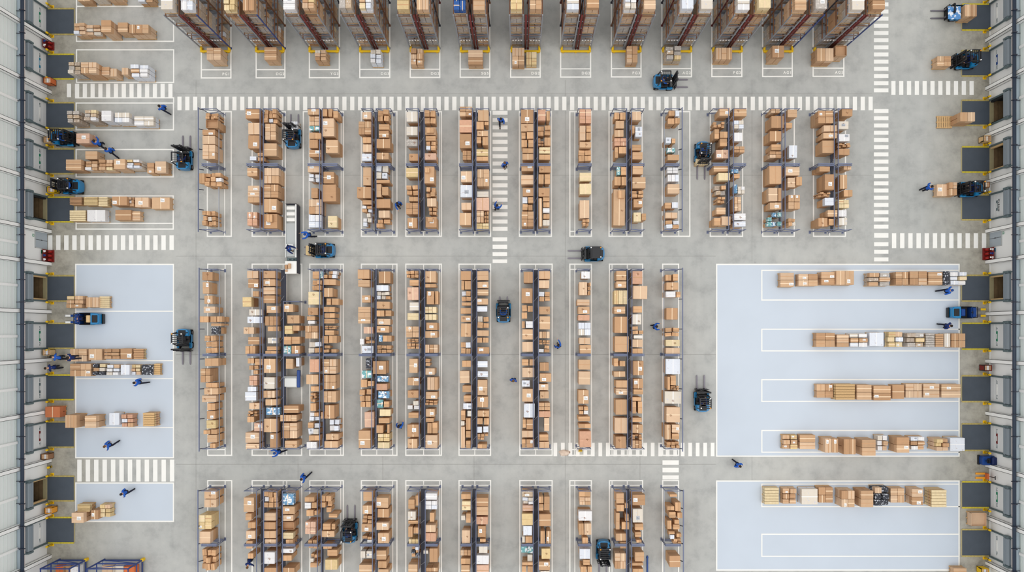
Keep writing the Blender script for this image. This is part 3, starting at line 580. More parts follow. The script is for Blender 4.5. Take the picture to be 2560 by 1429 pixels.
# pallets standing on the floor: place phrase ; sheet ; outlines of the load tops with packing and height in metres
FLOOR = '''
topmost left bay|P|838,-90,975,15,b,1.2 1000,-90,1140,0,bw,1.2 1165,-90,1310,0,m,1.2 1490,-90,1650,20,m,1.2
left bay beside the first tall rack|P|790,240,918,370,m,1.3 922,265,1088,375,m,1 1092,215,1205,350,h,2.0 1270,240,1385,350,h,1.3 1395,262,1610,360,3,1.6
left bay above the upper left crossing|P|735,665,866,800,mg,1.7 872,670,1045,795,4,2.0 1095,720,1186,815,h,1.2 1192,738,1265,830,b,1.2 1315,730,1390,810,b,1.2 1410,695,1600,830,mw,1.6
left bay under the upper crossing|P|720,1195,855,1325,mg,1.8 905,1180,1040,1305,mg,2 1095,1195,1205,1310,bw,1.8 1240,1215,1400,1325,4w,1.5 1450,1255,1665,1360,4w,1.2
left bay beside the two walking workers|Q|710,380,880,500,h,1.5 920,290,1055,380,b,1.3 920,395,1055,500,m,1.2 1065,380,1220,500,m,1.4 1230,375,1355,490,bL,1.8 1365,380,1510,475,mw,1.6 1590,415,1670,535,h,1.1 1675,400,1800,530,bL,1.2
left bay above the long left crossing|Q|750,785,885,875,s,.8 905,785,1055,880,sL,.9 1062,785,1165,890,s,.8 1210,780,1375,880,bL,1.3 1390,785,1450,890,m,1 1460,790,1610,900,bL,1.0 1640,790,1840,920,bL,.8 750,930,925,1050,s,.9 940,925,1140,1055,bw,.9 1245,925,1420,1040,b,.9 1428,940,1520,1045,h,.7
top of the blue left zone|R|705,470,895,605,m,.8 930,485,1065,600,2,.8 1072,475,1185,605,s,.5
above a line, blue left zone|R|755,1045,940,1185,4,.7 955,1045,1105,1170,b,.7 1115,1045,1290,1160,m,.8 1300,1040,1430,1160,bL,.7 1440,1045,1555,1160,s,.6
below that line, blue left zone|R|755,1205,985,1345,4,.8 1000,1205,1140,1335,mk,.8 1150,1215,1290,1335,mw,.8 1305,1215,1405,1330,bw,1 1415,1215,1520,1330,my,.6 1530,1215,1655,1330,bk,.7 1662,1205,1735,1330,s,.5
middle of the blue left zone|S|465,305,550,400,2,1.7 605,310,690,400,h,1.6 780,290,855,380,bw,1 865,300,950,395,mp,1 1020,290,1105,390,s,1.2
small blue zone at bottom left|S|510,1005,600,1080,bL,1.5 550,945,645,1000,s,1 650,985,705,1055,b,1.2 710,945,790,1040,my,.9
behind the forklift at the top right dock|T|1092,45,1225,180,2,1.5
on the concrete before the third right dock|T|1040,1210,1205,1315,2,1.7
top bay of the blue right zone|V|195,120,330,260,h,.8 370,130,560,250,4,.9 590,110,725,240,hL,1 735,100,910,240,2,1.2 1050,120,1260,250,mg,1.1 1310,110,1435,240,4,1.2 1445,105,1615,240,4,1.2 1622,110,1765,240,h,1 1770,105,1830,240,bk,1 1840,110,2000,240,mw,1
second bay of the blue right zone|V|540,700,725,840,4,.9 740,715,860,840,H,.9 868,705,1040,840,mw,1 1055,695,1195,830,bw,.9 1235,690,1385,840,my,.8 1415,700,1590,840,mg,.9 1600,705,1690,840,sg,.9 1694,710,1775,840,s,.9 1780,705,1840,840,bw,1 1848,705,1985,845,4,1.1
third bay of the blue right zone|V|545,1195,710,1330,4,.7 730,1195,920,1350,s,1.1 935,1200,1080,1350,h,1.2 1095,1210,1265,1355,h,1.2 1275,1200,1395,1340,b,.8 1405,1190,1565,1330,4,.8 1575,1190,1735,1330,hL,.8 1750,1195,1940,1330,h,.8
fourth bay of the blue right zone|W|330,260,460,385,m,.7 475,260,610,385,h,.8 690,290,805,415,2L,1.6 850,295,955,430,2,1.5 1005,300,1125,440,h,1.6 1140,265,1228,400,mw,1 1300,280,1412,415,h,1.6 1418,275,1545,390,m,1.1 1640,295,1748,400,m,1.6 1755,285,1885,400,bw,1.3
row of lower blue right zone|W|175,710,300,855,s,.8 330,715,450,855,m,.9 490,720,630,855,bw,1.1 635,705,760,840,4,1 830,735,945,880,4,1.5 995,735,1105,880,h,1.7 1110,705,1240,865,mk,1.2 1248,715,1370,840,4,1 1430,720,1530,860,h,1.3 1600,730,1730,880,s,1.4
at the bottom edge of the lower blue right zone|W|1785,1395,1900,1460,b,.8
between two lower right docks|W|1935,925,2070,1040,o,.8
against the left wall below the eighth dock|S|322,245,430,325,bo,1.1
before the first tall rack from the left|X|495,505,650,640,4,1.7
before the second tall rack from the left|X|1110,500,1245,640,h,1.5
before the third tall rack from the left|X|1645,525,1770,640,m,1.6
before the fourth tall rack from the left|X|2240,525,2360,670,mw,1.4
before the fifth tall rack from the left|Y|195,510,330,690,m,1.2
before the sixth tall rack from the left|Y|810,530,970,690,h,1.2
before the seventh tall rack from the left|Y|1280,505,1415,690,4,1.3 1430,550,1545,690,4y,.9
before the ninth tall rack from the left|Z|25,430,130,590,4,1.2
before the tenth tall rack from the left|Z|395,430,545,560,mg,1.5
before the eleventh tall rack from the left|Z|865,445,1020,560,3,1.4
before the twelfth tall rack from the left|Z|1395,425,1510,540,bL,1.9
before the thirteenth tall rack from the left|Z|1815,450,1975,575,2,1.5 1990,425,2100,525,o,1.6
'''
# ------------------------------------------------------------------ cartons, pallets, loads
ROWN = {2:'upper', 3:'middle', 4:'lower'}
CN = {'n':'brown','y':'straw-coloured','p':'pinkish brown','w':'white','g':'film-wrapped grey','c':'blue printed','k':'dark','o':'orange','u':'royal blue'}
def cells(pat):
    return {'b':(1,1),'2':(1,1),'3':(3,1),'h':(1,1),'H':(1,3),'4':(2,2),'m':(2,3),'s':(1,1),'o':(1,1)}[pat]
def parse(code):
    lab = 'L' in code; code = code.replace('L', '')
    top = code.startswith('^'); code = code.lstrip('^')
    return code[0], (code[1] if len(code) > 1 else 'n'), lab, top
def carton_body(mb, w, l, h, seam, mi=0, T=None, z=0.0, open_=False):
    """box with two closing flaps and the slit between them"""
    c = min(0.02, w*0.04, l*0.04)
    a, b = w/2, l/2
    if open_:
        t = 0.02
        mb.box(-a,-b,z,a,b,z+h*0.45,0,mi,T)
        for q in ((-a,-b,-a+t,b),(a-t,-b,a,b),(-a,-b,a,-b+t),(-a,b-t,a,b)): mb.box(q[0],q[1],z+h*0.45,q[2],q[3],z+h,0,mi,T)
        return
    mb.box(-a,-b,z,a,b,z+h-0.018,c,mi,T)
    g = 0.010
    if seam == 'y':
        mb.box(-a,-b+.004,z+h-0.018,-g,b-.004,z+h,0.006,mi,T); mb.box(g,-b+.004,z+h-0.018,a,b-.004,z+h,0.006,mi,T)
    else:
        mb.box(-a+.004,-b,z+h-0.018,a-.004,-g,z+h,0.006,mi,T); mb.box(-a+.004,g,z+h-0.018,a-.004,b,z+h,0.006,mi,T)
def dress(o, w, l, h, seam, lab, tape=True, white=False):
    """tape and shipping label, as parts"""
    if tape:
        mb = MB(); k = random.uniform(0.045, 0.075)
        if seam == 'y': mb.box(-k/2,-l/2-.003,h,k/2,l/2+.003,h+0.004); mb.box(-k/2,-l/2-.004,h-.16,k/2,-l/2,h)
        else: mb.box(-w/2-.003,-k/2,h,w/2+.003,k/2,h+0.004); mb.box(-w/2-.004,-k/2,h-.16,-w/2,k/2,h)
        mb.build('tape', M['label'] if white else M['tapey'] if random.random() < 0.55 else M['tape'], o)
    if lab:
        mb = MB(); a = min(0.34, w*0.36); b = min(0.30, l*0.36)
        x = random.uniform(-w/2+a/2+.04, w/2-a/2-.04); y = random.uniform(-l/2+b/2+.04, l/2-b/2-.04)
        mb.box(x-a/2,y-b/2,h,x+a/2,y+b/2,h+0.007)
        for k in range(3): mb.box(x-a*.38,y-b*.30+k*b*.2,h+.007,x+a*(.38 if k < 2 else .0),y-b*.30+k*b*.2+b*.07,h+.009,0,1)
        mb.build('shipping_label', [M['label'] if not white else mat('label_grey', (176,178,186), .6), M['track']], o)

def print_mark(o, w, l, h):
    mb = MB(); a = min(.20, w*.25); x = random.uniform(-w/2+a, w/2-a); y = random.uniform(-l/2+a, l/2-a)
    mb.box(x-a/2, y-a*.12, h, x+a/2, y+a*.06, h+.005)
    mb.box(x-a/2, y+a*.2, h, x+a*random.uniform(.0,.4), y+a*.36, h+.005); mb.box(x-a*.1, y-a*.5, h, x+a*.12, y-a*.2, h+.005)
    mb.build('print_mark', mat('print_brown', (132, 92, 62), .7), o)
STUFF = MB()      # the many small cartons nobody would pick out
PENDING = []      # (area, record) of cartons on the racks
def rack_item(row, rack, side, sheet, x0, y0, x1, y1, code, deck, under):
    pat, colr, lab, ontop = parse(code)
    ox, oy, sc = SHEET[sheet]
    u0, v0, u1, v1 = ox+x0/sc, oy+y0/sc, ox+x1/sc, oy+y1/sc
    h = under + 0.38 if ontop else random.uniform(1.78, 1.98)
    if pat == 'm': h -= 0.25
    X0, Y0, X1, Y1 = rect(u0, v0, u1, v1, h)
    nx, ny = cells(pat)
    if pat == 'm':
        k = (X1-X0)/max(.01, Y1-Y0); nx, ny = (3, 2) if k > 1.7 else (3, 3) if min(X1-X0, Y1-Y0) > 1.0 else (2, 3) if k < .8 else (2, 2)
    gap = 0.012
    bundle = None
    if pat in '34H':
        bundle = dict(row=row, rack=rack, side=side, x=(X0+X1)/2, y=(Y0+Y1)/2, w=X1-X0, l=Y1-Y0, c=colr, lab=lab, kids=[], h=h)
        PENDING.append((99.0, bundle))
    cw, cl = (X1-X0)/nx, (Y1-Y0)/ny
    for i in range(nx):
        for j in range(ny):
            hh = h; w, l = cw-2*gap, cl-2*gap
            if pat == 'm':
                hh = h + random.uniform(-0.28, 0.22)
                w *= random.uniform(0.80, 1.0); l *= random.uniform(0.80, 1.0)
                if random.random() < 0.06: continue
            elif nx*ny > 1: hh = h - random.uniform(0, 0.05)
            cc = colr
            if pat == 'm' and random.random() < 0.36: cc = random.choice('nwpyyw')
            if w < 0.06 or l < 0.06: continue
            cx = X0+cw*(i+.5)+random.uniform(-1,1)*(cw-2*gap-w)/2; cy = Y0+cl*(j+.5)+random.uniform(-1,1)*(cl-2*gap-l)/2
            zb = under if ontop else max(deck, hh-random.uniform(0.5, 0.75))
            seam = {'2':'y','h':'x','b':random.choice('xy')}.get(pat, random.choice('xy'))
            rec = dict(row=row, rack=rack, side=side, x=cx, y=cy, w=w, l=l, z=zb, h=hh-zb, c=cc, seam=seam,
                       lab=lab or (random.random() < 0.14), open=pat == 'o', tape=pat in '2h4bH3' and (pat != 'b' or random.random() < .6), rot=random.uniform(-1,1)*(0.09 if pat == 'm' else 0.015))
            if bundle: bundle['kids'].append(rec)
            else: PENDING.append((w*l, rec))
            if not ontop and not bundle and zb > deck+0.05 :
                # what stands below it on the shelf
                n = 2 if zb-deck > 0.7 else 1
                for k in range(n):
                    za = deck+(zb-deck)*k/n; zc = deck+(zb-deck)*(k+1)/n-0.012
                    d = 0.02+0.03*random.random()
                    STUFF.box(cx-w/2+d, cy-l/2+d, za, cx+w/2-d, cy+l/2-d, zc, 0.012)
    return h
# ---- low racks
TOPX = {
 2: [[(504,540)],[(616,650),(658,694)],[(769,799),(805,843)],[(903,930),(940,976)],[(1015,1046),(1060,1091)],[(1148,1181),(1190,1222)],[(1302,1335),(1344,1376)],[(1446,1479)],
     [(1534,1567),(1579,1611)],[(1664,1699)],[(1783,1822),(1834,1865)],[(1923,1955),(1963,2000)],[(2046,2086),(2096,2130)]],
 3: [[(506,541)],[(618,650),(657,692),(708,748)],[(769,799),(808,842)],[(897,929),(940,975)],[(1016,1048),(1062,1094)],[(1151,1179),(1192,1222)],[(1304,1333),(1346,1376)],[(1444,1477)],
     [(1535,1569),(1580,1611)],[(1663,1700)]],
 4: [[(503,541)],[(610,641),(659,692),(706,738)],[(761,793),(803,842)],[(900,931),(940,974)],[(1018,1047),(1063,1094)],[(1152,1178),(1190,1222)],[(1304,1333),(1346,1376)],[(1446,1478)],
     [(1538,1567),(1579,1611)],[(1664,1702)]]}
FR = {2: (271, 411, 573), 3: (672, 887, 1122), 4: (1227, 1362, 1492)}
SIDEX = {}
def low_rack(row, no, sides):
    ys = [at(0, v, 2.0)[1] for v in FR[row]]
    xs = [(at(a, 0, 2.0)[0], at(b, 0, 2.0)[0]) for a, b in sides]
    cx = (xs[0][0]+xs[-1][1])/2; cy = (ys[0]+ys[-1])/2
    root = empty('storage_rack', (cx, cy, 0))
    kind = {1:'single-sided', 2:'double', 3:'triple-width'}[len(sides)]
    tag(root, 'blue-grey %s low storage rack, %s from the left in the %s row' % (kind, NTH[no], ROWN[row]), 'rack', 'low storage racks')
    P = 0.055
    outer_tall = {1:-1, 10:1, 11:0}.get(no, 0)
    for y in ys:
        mb = MB(); t = 0.045 if y == ys[1] else 0.022
        for q, (a, b) in enumerate(xs):
            if row == 3 and no == 2 and q == 2 and y == ys[0]: y = at(0, 753, 2.0)[1]
            for x in (a, b):
                for e in ((-.06, .06) if y == ys[1] else (0,)): mb.box(x-cx-P/2, y-cy-P/2+e, 0, x-cx+P/2, y-cy+P/2+e, 2.0, 0.01)
            for z in (0.3, 1.93):
                for dy in ((-0.06, 0.06) if y == ys[1] else (0,)): mb.box(a-cx, y-cy+dy-t, z, b-cx, y-cy+dy+t, z+0.06)
            mb.bar((a-cx, y-cy, 0.4), (b-cx, y-cy, 1.1), 0.04); mb.bar((b-cx, y-cy, 1.1), (a-cx, y-cy, 1.85), 0.04)
            mb.box(a-cx-0.09, y-cy-0.13, 0, a-cx+0.09, y-cy+0.13, 0.015); mb.box(b-cx-0.09, y-cy-0.13, 0, b-cx+0.09, y-cy+0.13, 0.015)
        mb.build('upright_frame', M['rack_blue'], root)
    for (a, b), (a2, b2) in zip(xs[:-1], xs[1:]):
        for x in (b, a2):
            mb = MB(); mb.box(x-cx-0.028, ys[-1]-cy, 1.93, x-cx+0.028, (ys[0] if not (row == 3 and no == 2 and x == a2 and len(xs) == 3 and a2 == xs[2][0]) else at(0, 753, 2.0)[1])-cy, 2.00, 0.01)
            mb.build('top_rail', M['rack_blue'], root)
        mb = MB(); mb.box(b-cx+0.05, ys[-1]-cy, 0.95, a2-cx-0.05, ys[0]-cy, 0.98); mb.build('flue_shade_mesh', M['rack_dark'], root)  # dark sheet for the mesh, its colour also deepens the flue's shade
        n = int((ys[0]-ys[-1])/1.6)
        for k in range(n):
            y = ys[-1]+(k+.5)*(ys[0]-ys[-1])/n
            mb = MB(); mb.bar((b-cx, y-cy-0.25, 1.2), (a2-cx, y-cy+0.25, 1.75), 0.03); mb.build('flue_brace', M['rack_grey'], root)
    if len(sides) == 1 and no in (1, 10):
        s = -1 if no == 1 else 1
        x = (xs[0][0]-0.28) if s < 0 else (xs[0][1]+0.22)
        mb = MB(); mb.box(x-cx-0.04, ys[-1]-cy-.2, 1.92, x-cx+0.04, ys[0]-cy+.1, 2.00, 0.01); mb.build('top_rail', M['rack_blue'], root)
        e = xs[0][0] if s < 0 else xs[0][1]
        n = 6
        for k in range(n+1):
            y = ys[-1]+(ys[0]-ys[-1])*k/n
            mb = MB(); mb.bar((x-cx, y-cy, 1.94), (e-cx, y-cy, 1.55), 0.06); mb.build('outrigger', M['rack_dark'], root)
        e = xs[0][1] if s < 0 else xs[0][0]
        mb = MB(); mb.box(e-cx-0.03, ys[-1]-cy, 1.3, e-cx+0.03, ys[0]-cy, 1.38, 0.008); mb.build('back_rail', M['rack_grey'], root)
    return root
for row in (2, 3, 4):
    for i, sd in enumerate(TOPX[row]): low_rack(row, i+1, sd)
for ln in RACKS.strip().split('\n'):
    hd, items = ln.split('|', 1); row, rack, side, sheet = hd.split()
    row, rack = int(row), int(rack); last = 1.9
    for it in items.split():
        q = it.split(','); r = [float(v) for v in q[:4]]
        h = rack_item(row, rack, side, sheet, *r, q[4], 0.0, last)
        if not q[4].startswith('^'): last = h
# which stand as cartons of their own: the 300 largest brown ones and every odd-coloured one
fam = {'n':'n','p':'n','y':'n','w':'w','g':'w','c':'w','k':'w','o':'w','u':'w'}
order = sorted(range(len(PENDING)), key=lambda k: -PENDING[k][0])
cnt = {'n':0,'w':0}; single = set()
for k in order:
    if 'kids' in PENDING[k][1]: single.add(k); continue
    f = fam[PENDING[k][1]['c']]
    if cnt[f] < (294 if f == 'n' else 160) and PENDING[k][0] > 0.05: cnt[f] += 1; single.add(k)
SN = {'L':'left','R':'right','M':'centre','S':'single'}
by_side = {}
for k, (a, r) in enumerate(PENDING): by_side.setdefault((r['row'], r['rack'], r['side']), []).append(k)
for key, ks in by_side.items():
    ks.sort(key=lambda k: (-PENDING[k][1]['y'], PENDING[k][1]['x']))
    for n, k in enumerate(ks):
        r = PENDING[k][1]
        if 'kids' in r:
            side = {'L':'left side of','R':'right side of','M':'middle of','S':'on'}[r['side']]
            t = empty('carton_bundle', (r['x'], r['y'], 0))
            tag(t, 'bundle of %s %s cartons, %s from top, %s %s %s-row rack' % ({3:'three', 4:'four'}[len(r['kids'])], CN[r['c']], nth(n+1), side, NTH[r['rack']], ROWN[r['row']]), 'box', 'carton bundles on the low racks')
            zb = min(q['z'] for q in r['kids']); mb = MB(); a, b = r['w']/2-.03, r['l']/2-.03; nl = 3 if zb > 1.0 else 2
            for i in range(nl):
                for p in (-1, 1):
                    d = .02*random.random(); mb.box(min(0, p*(a-d))+.004, -b+d, zb*i/nl, max(0, p*(a-d))-.004, b-d, zb*(i+1)/nl-.01, .012)
            mb.build('lower_cartons', tone(r['c']), t)
            m0 = tone(r['c'])
            for q in r['kids']:
                mb = MB(); carton_body(mb, q['w'], q['l'], q['z']+q['h']-zb, q['seam'])
                o = mb.build('carton', m0 if random.random() < .6 else tone(r['c']), t, (q['x']-r['x'], q['y']-r['y'], zb), q['rot']*.4)
                if q['w']*q['l'] > .12: dress(o, q['w'], q['l'], q['z']+q['h']-zb, q['seam'], q['lab'] and min(q['w'], q['l']) > .3, random.random() < .6, r['c'] == 'w')
        elif k in single:
            m = tone(r['c']); mb = MB(); carton_body(mb, r['w'], r['l'], r['h'], r['seam'], open_=r['open'])
            o = mb.build({'w':'white_carton','g':'wrapped_bundle','c':'printed_carton','k':'dark_crate','o':'printed_carton'}.get(r['c'], 'carton'), m, None, (r['x'], r['y'], r['z']), r['rot'])
            lab = r['lab'] and not r['open'] and min(r['w'], r['l']) > 0.3
            if not r['open'] and r['w']*r['l'] > 0.18: dress(o, r['w'], r['l'], r['h'], r['seam'], lab, r['tape'] and r['c'] not in 'gk', r['c'] == 'w')
            if not r['open'] and r['w']*r['l'] > 0.3 and random.random() < .38: print_mark(o, r['w'], r['l'], r['h'])
            big = 'open ' if r['open'] else ('large ' if r['w']*r['l'] > 1.0 else ('small ' if r['w']*r['l'] < 0.3 else ''))
            side = {'L':'left side of','R':'right side of','M':'middle of','S':'on'}[r['side']]
            tag(o, '%s%s carton, %s from top, %s %s %s-row rack' % (big, CN[r['c']], nth(n+1), side, NTH[r['rack']], ROWN[r['row']]), 'box', '%s cartons on the low racks' % ('brown' if fam[r['c']] == 'n' else 'white and printed'))
        else:
            T = Matrix.Translation((r['x'], r['y'], r['z'])) @ Matrix.Rotation(r['rot'], 4, 'Z')
            carton_body(STUFF, r['w'], r['l'], r['h'], r['seam'], 0, T)
print('cartons', len(PENDING), 'single', len(single), cnt)
o = STUFF.build('cartons', M['stuffcard']); tag(o, 'smaller brown cartons packed under and between the larger ones on the low racks', 'box', kind='stuff')

# ---- pallets and pallet loads
def pallet_mesh(w, l):
    mb = MB(); n = max(5, int(w/0.17)); p = w/n
    for k in range(n): mb.box(-w/2+k*p+p*.1, -l/2, .122, -w/2+(k+1)*p-p*.1, l/2, .144)
    for y in (-l/2+.05, 0, l/2-.05):
        mb.box(-w/2, y-.05, .10, w/2, y+.05, .122)
        for x in (-w/2+.07, 0, w/2-.07): mb.box(x-.07, y-.05, .022, x+.07, y+.05, .10)
        mb.box(-w/2, y-.05, 0, w/2, y+.05, .022)
    return mb
def load(x0, y0, x1, y1, z0, top, pat, colr, lab, label, group, pallet=True, rot=0.0):
    cx, cy = (x0+x1)/2, (y0+y1)/2; w, l = x1-x0, y1-y0
    root = empty('pallet_load', (cx, cy, z0), rot); tag(root, label, 'pallet load', group)
    zb = 0.0
    if pallet:
        pallet_mesh(w, l).build('pallet', M['wood'], root); zb = 0.146
    ht = top-z0-zb
    if pat == 's':
        # flattened cartons or boards bundled in layers
        nl = max(2, int(ht/0.17)); 
        for k in range(nl):
            mb = MB(); n = 6; p = l/n
            za = zb+ht*k/nl
            for j in range(n):
                d = 0.02*random.random()
                mb.box(-w/2+d, -l/2+j*p+.012, za, w/2-d, -l/2+(j+1)*p-.012, za+ht/nl-.02, 0.01)
            mb.build('board_layer', tone('g') if colr == 'g' else random.choice([M['wood'], tone('n'), tone('y')]), root)
            if k > 5: zb += ht*(nl-k-1)/nl; break
        return root
    nx, ny = cells(pat)
    if pat in '2h' and colr != 'w': nx, ny = (2, 1) if pat == '2' else (1, 2)
    base = max(zb, top-z0-0.5)
    if base > zb+0.1:
        nl = max(1, round((base-zb)/0.45)); cxn = max(2, nx); cyn = max(2, ny)
        mb = MB()
        for k in range(nl):
            za = zb+(base-zb)*k/nl; zc = zb+(base-zb)*(k+1)/nl-.012
            for i in range(cxn):
                for j in range(cyn):
                    d = .008+.012*random.random()
                    mb.box(-w/2+w*i/cxn+d, -l/2+l*j/cyn+d, za, -w/2+w*(i+1)/cxn-d, -l/2+l*(j+1)/cyn-d, zc, .012)
        mb.build('carton_stack', tone(colr), root)
    else: base = zb
    for i in range(nx):
        for j in range(ny):
            hh = top-z0; cw, cl = w/nx, l/ny; ww, ll = cw-.024, cl-.024
            if pat == 'm':
                hh += random.uniform(-.16, .08); ww *= random.uniform(.85, 1); ll *= random.uniform(.85, 1)
            cc = colr if not (pat == 'm' and random.random() < .3) else random.choice('nwy')
            seam = 'y' if pat in '2' else 'x' if pat == 'h' else random.choice('xy')
            mb = MB(); hb = max(.12, hh-base); carton_body(mb, ww, ll, hb, seam, open_=pat == 'o')
            o = mb.build('carton', tone(cc), root, (-w/2+cw*(i+.5), -l/2+cl*(j+.5), base))
            if pat != 'o' and ww*ll > .15 and cc != 'k': dress(o, ww, ll, hb, seam, lab or random.random() < .12, cc != 'g', cc == 'w')
    return root
KINDN = {'s':'stack of flat boards','b':'single large carton','2':'two big cartons','h':'two big cartons','3':'three cartons','H':'three cartons','4':'four cartons','m':'mixed cartons','o':'open carton'}
for ln in FLOOR.strip().split('\n'):
    place, sheet, items = ln.split('|'); ox, oy, sc = SHEET[sheet]
    its = items.split(); n = 0
    from_left = sorted(range(len(its)), key=lambda k: float(its[k].split(',')[0]))
    for pos, k in enumerate(from_left):
        q = its[k].split(','); x0, y0, x1, y1 = [float(v) for v in q[:4]]; top = float(q[5])
        pat, colr, lab, _ = parse(q[4])
        X0, Y0, X1, Y1 = rect(ox+x0/sc, oy+y0/sc, ox+x1/sc, oy+y1/sc, top)
        what = '%s %s' % (CN[colr], KINDN[pat])
        if len(its) == 1: t = '%s, on pallet %s' % (what, place)
        else: t = '%s, %s from left, %s' % (what, NTH[pos+1], place)
        load(X0+.012, Y0+.012, X1-.012, Y1-.012, 0.0, top, pat, colr, lab, t, 'pallet loads standing on the floor')
# an empty pallet on the concrete, right
ox, oy, sc = SHEET['T']; r = rect(ox+788/sc, oy+1255/sc, ox+955/sc, oy+1385/sc, .144)
o = pallet_mesh(r[2]-r[0], r[3]-r[1]).build('wooden_pallet', M['wood'], None, ((r[0]+r[2])/2, (r[1]+r[3])/2, 0)); tag(o, 'empty wooden pallet on the concrete beside a tall carton load, right', 'pallet')

# ---- tall racks along the top
LV = [0.0, 2.15, 3.05, 5.15, 7.15]
def tall_rack(i, a, b):
    xa, xb = fx(a)+.06, fx(b)-.06; yf = fy(121); w = xb-xa
    cx = (xa+xb)/2; root = empty('pallet_rack', (cx, yf, 0))
    tag(root, 'tall pallet rack with yellow end guard, %s from the left at the top' % NTH[i], 'rack', 'tall pallet racks')
    bays = 1.9; nb = 3; side_w = (w-.42)/2
    cols = [-w/2, -w/2+side_w, w/2-side_w, w/2]
    mats = [M['rack_grey'], M['rack_grey'], M['rack_red'], M['rack_royal'] if i in (1,2,12,13) else M['rack_grey']]
    for f in range(nb+1):
        y = f*bays
        for x, m in zip(cols, mats):
            mb = MB(); mm = m if f == 0 else random.choice([M['rack_orange'], M['rack_red'], M['rack_dark']])
            mb.box(x-.05, y-.04, 0, x+.05, y+.04, 7.45, .012); mb.box(x-.09, y-.09, 0, x+.09, y+.09, .02)
            mb.build('upright', mm, root)
        mb = MB()
        for s in (0, 2):
            z = .3; fl = 0
            while z < 6.9:
                p, q = (cols[s], cols[s+1]) if fl == 0 else (cols[s+1], cols[s])
                mb.bar((p, y, z), (q, y, z+.95), .014 if f == 0 else .03); mb.box(cols[s], y-.012, z-.012, cols[s+1], y+.012, z+.012); z += .95; fl ^= 1
        mb.build('frame_brace', M['rack_grey'], root)
        if f == 0:
            for z in (1.9, 3.3, 4.7, 6.1):
                mb = MB(); mb.box(cols[1]-.03, y-.03, z, cols[2]+.03, y+.03, z+.05); mb.build('row_spacer', M['rack_grey'], root)
    mb = MB(); mb.cyl((0, -.01, 0), (0, -.01, 7.35), .085, n=12); mb.build('sprinkler_riser', M['rack_red'], root, smooth=True)
    for z in LV[1:]:
        for s in (0, 2):
            mb = MB()
            for f in range(nb):
                y0 = f*bays
                for x in (cols[s], cols[s+1]): mb.box(x-.03, y0+.05, z-.12, x+.03, y0+bays-.05, z-.005)
            mb.box(cols[s]+.04, .02, z-.12, cols[s+1]-.04, .06, z-.005)
            mb.build('load_beam', M['rack_orange'], root)
            mb = MB()
            for k in range(9): mb.box(cols[s]+.05, .15+k*(nb*bays-.3)/9, z-.02, cols[s+1]-.05, .15+(k+.6)*(nb*bays-.3)/9, z-.002)
            mb.build('rack_deck', M['rack_grey'], root)
    for s in (0, 2):
        for k in range(4):
            x = cols[s]+.16+k*(side_w-.3)/3.2
            mb = MB(); mb.box(x, -.04, LV[1]-.20, x+.12, -.02, LV[1]-.02); mb.build('beam_label', M['label'], root)
    # end guard
    g = MB(); g.box(-w/2-.02, -.40, .16, w/2+.02, -.24, .34, .04); g.box(-w/2-.02, -.24, .02, -w/2+.16, .12, .36, .04); g.box(w/2-.16, -.24, .02, w/2+.02, .12, .36, .04)
    for x in (-w/2+.2, 0, w/2-.2): g.box(x-.07, -.40, 0, x+.07, -.24, .13)
    g.build('end_guard', M['yellow'], root)
    # loads
    names = {1:'shelf', 2:'low', 3:'middle', 4:'top'}
    for lv, z in enumerate(LV):
        if lv == 1: continue
        for s, sn in ((0, 'left'), (2, 'right')):
            for f in range(nb):
                for k in range(1):
                    n = f+k; seen = (sn == 'right') if i <= 6 else (sn == 'left')
                    if n > (2 if seen and lv < 4 else 0): continue
                    if n == 2 and (lv > 2 or lv == 0): continue
                    xa_, xb_ = cols[s]+(.07 if n == 0 else .12), cols[s+1]-(.07 if n == 0 else .12)
                    ya = f*bays+.16; yb = ya+(1.25 if lv < 4 else 1.35)
                    if lv == 0: top = 1.35; pat, c = random.choice(['m','4']), random.choice('ngg')
                    elif lv == 4: top = z+random.uniform(.75, 1.25); pat, c = random.choice(['m','4','h','b','2','H']), random.choice('nnywwg')
                    else: top = z+random.uniform(1.45, 1.72); pat, c = random.choice(['m','h','2','b']), random.choice('ngggg')
                    if i == 6 and lv == 4 and s == 0 and f == 0: pat, c = '4', 'u'
                    depth = ['front bay', 'second bay', 'third bay'][f]
                    lvl = {0:'ground', 2:'low', 3:'middle', 4:'top'}[lv]
                    load(cx+xa_, yf+ya, cx+xb_, yf+yb, z, top, pat, c, False,
                         '%s load, %s level, %s, %s side of %s tall rack' % (CN[c], lvl, depth, sn, NTH[i]), 'pallet loads in the tall racks')
for i, (a, b) in enumerate(TALL): tall_rack(i+1, a, b)
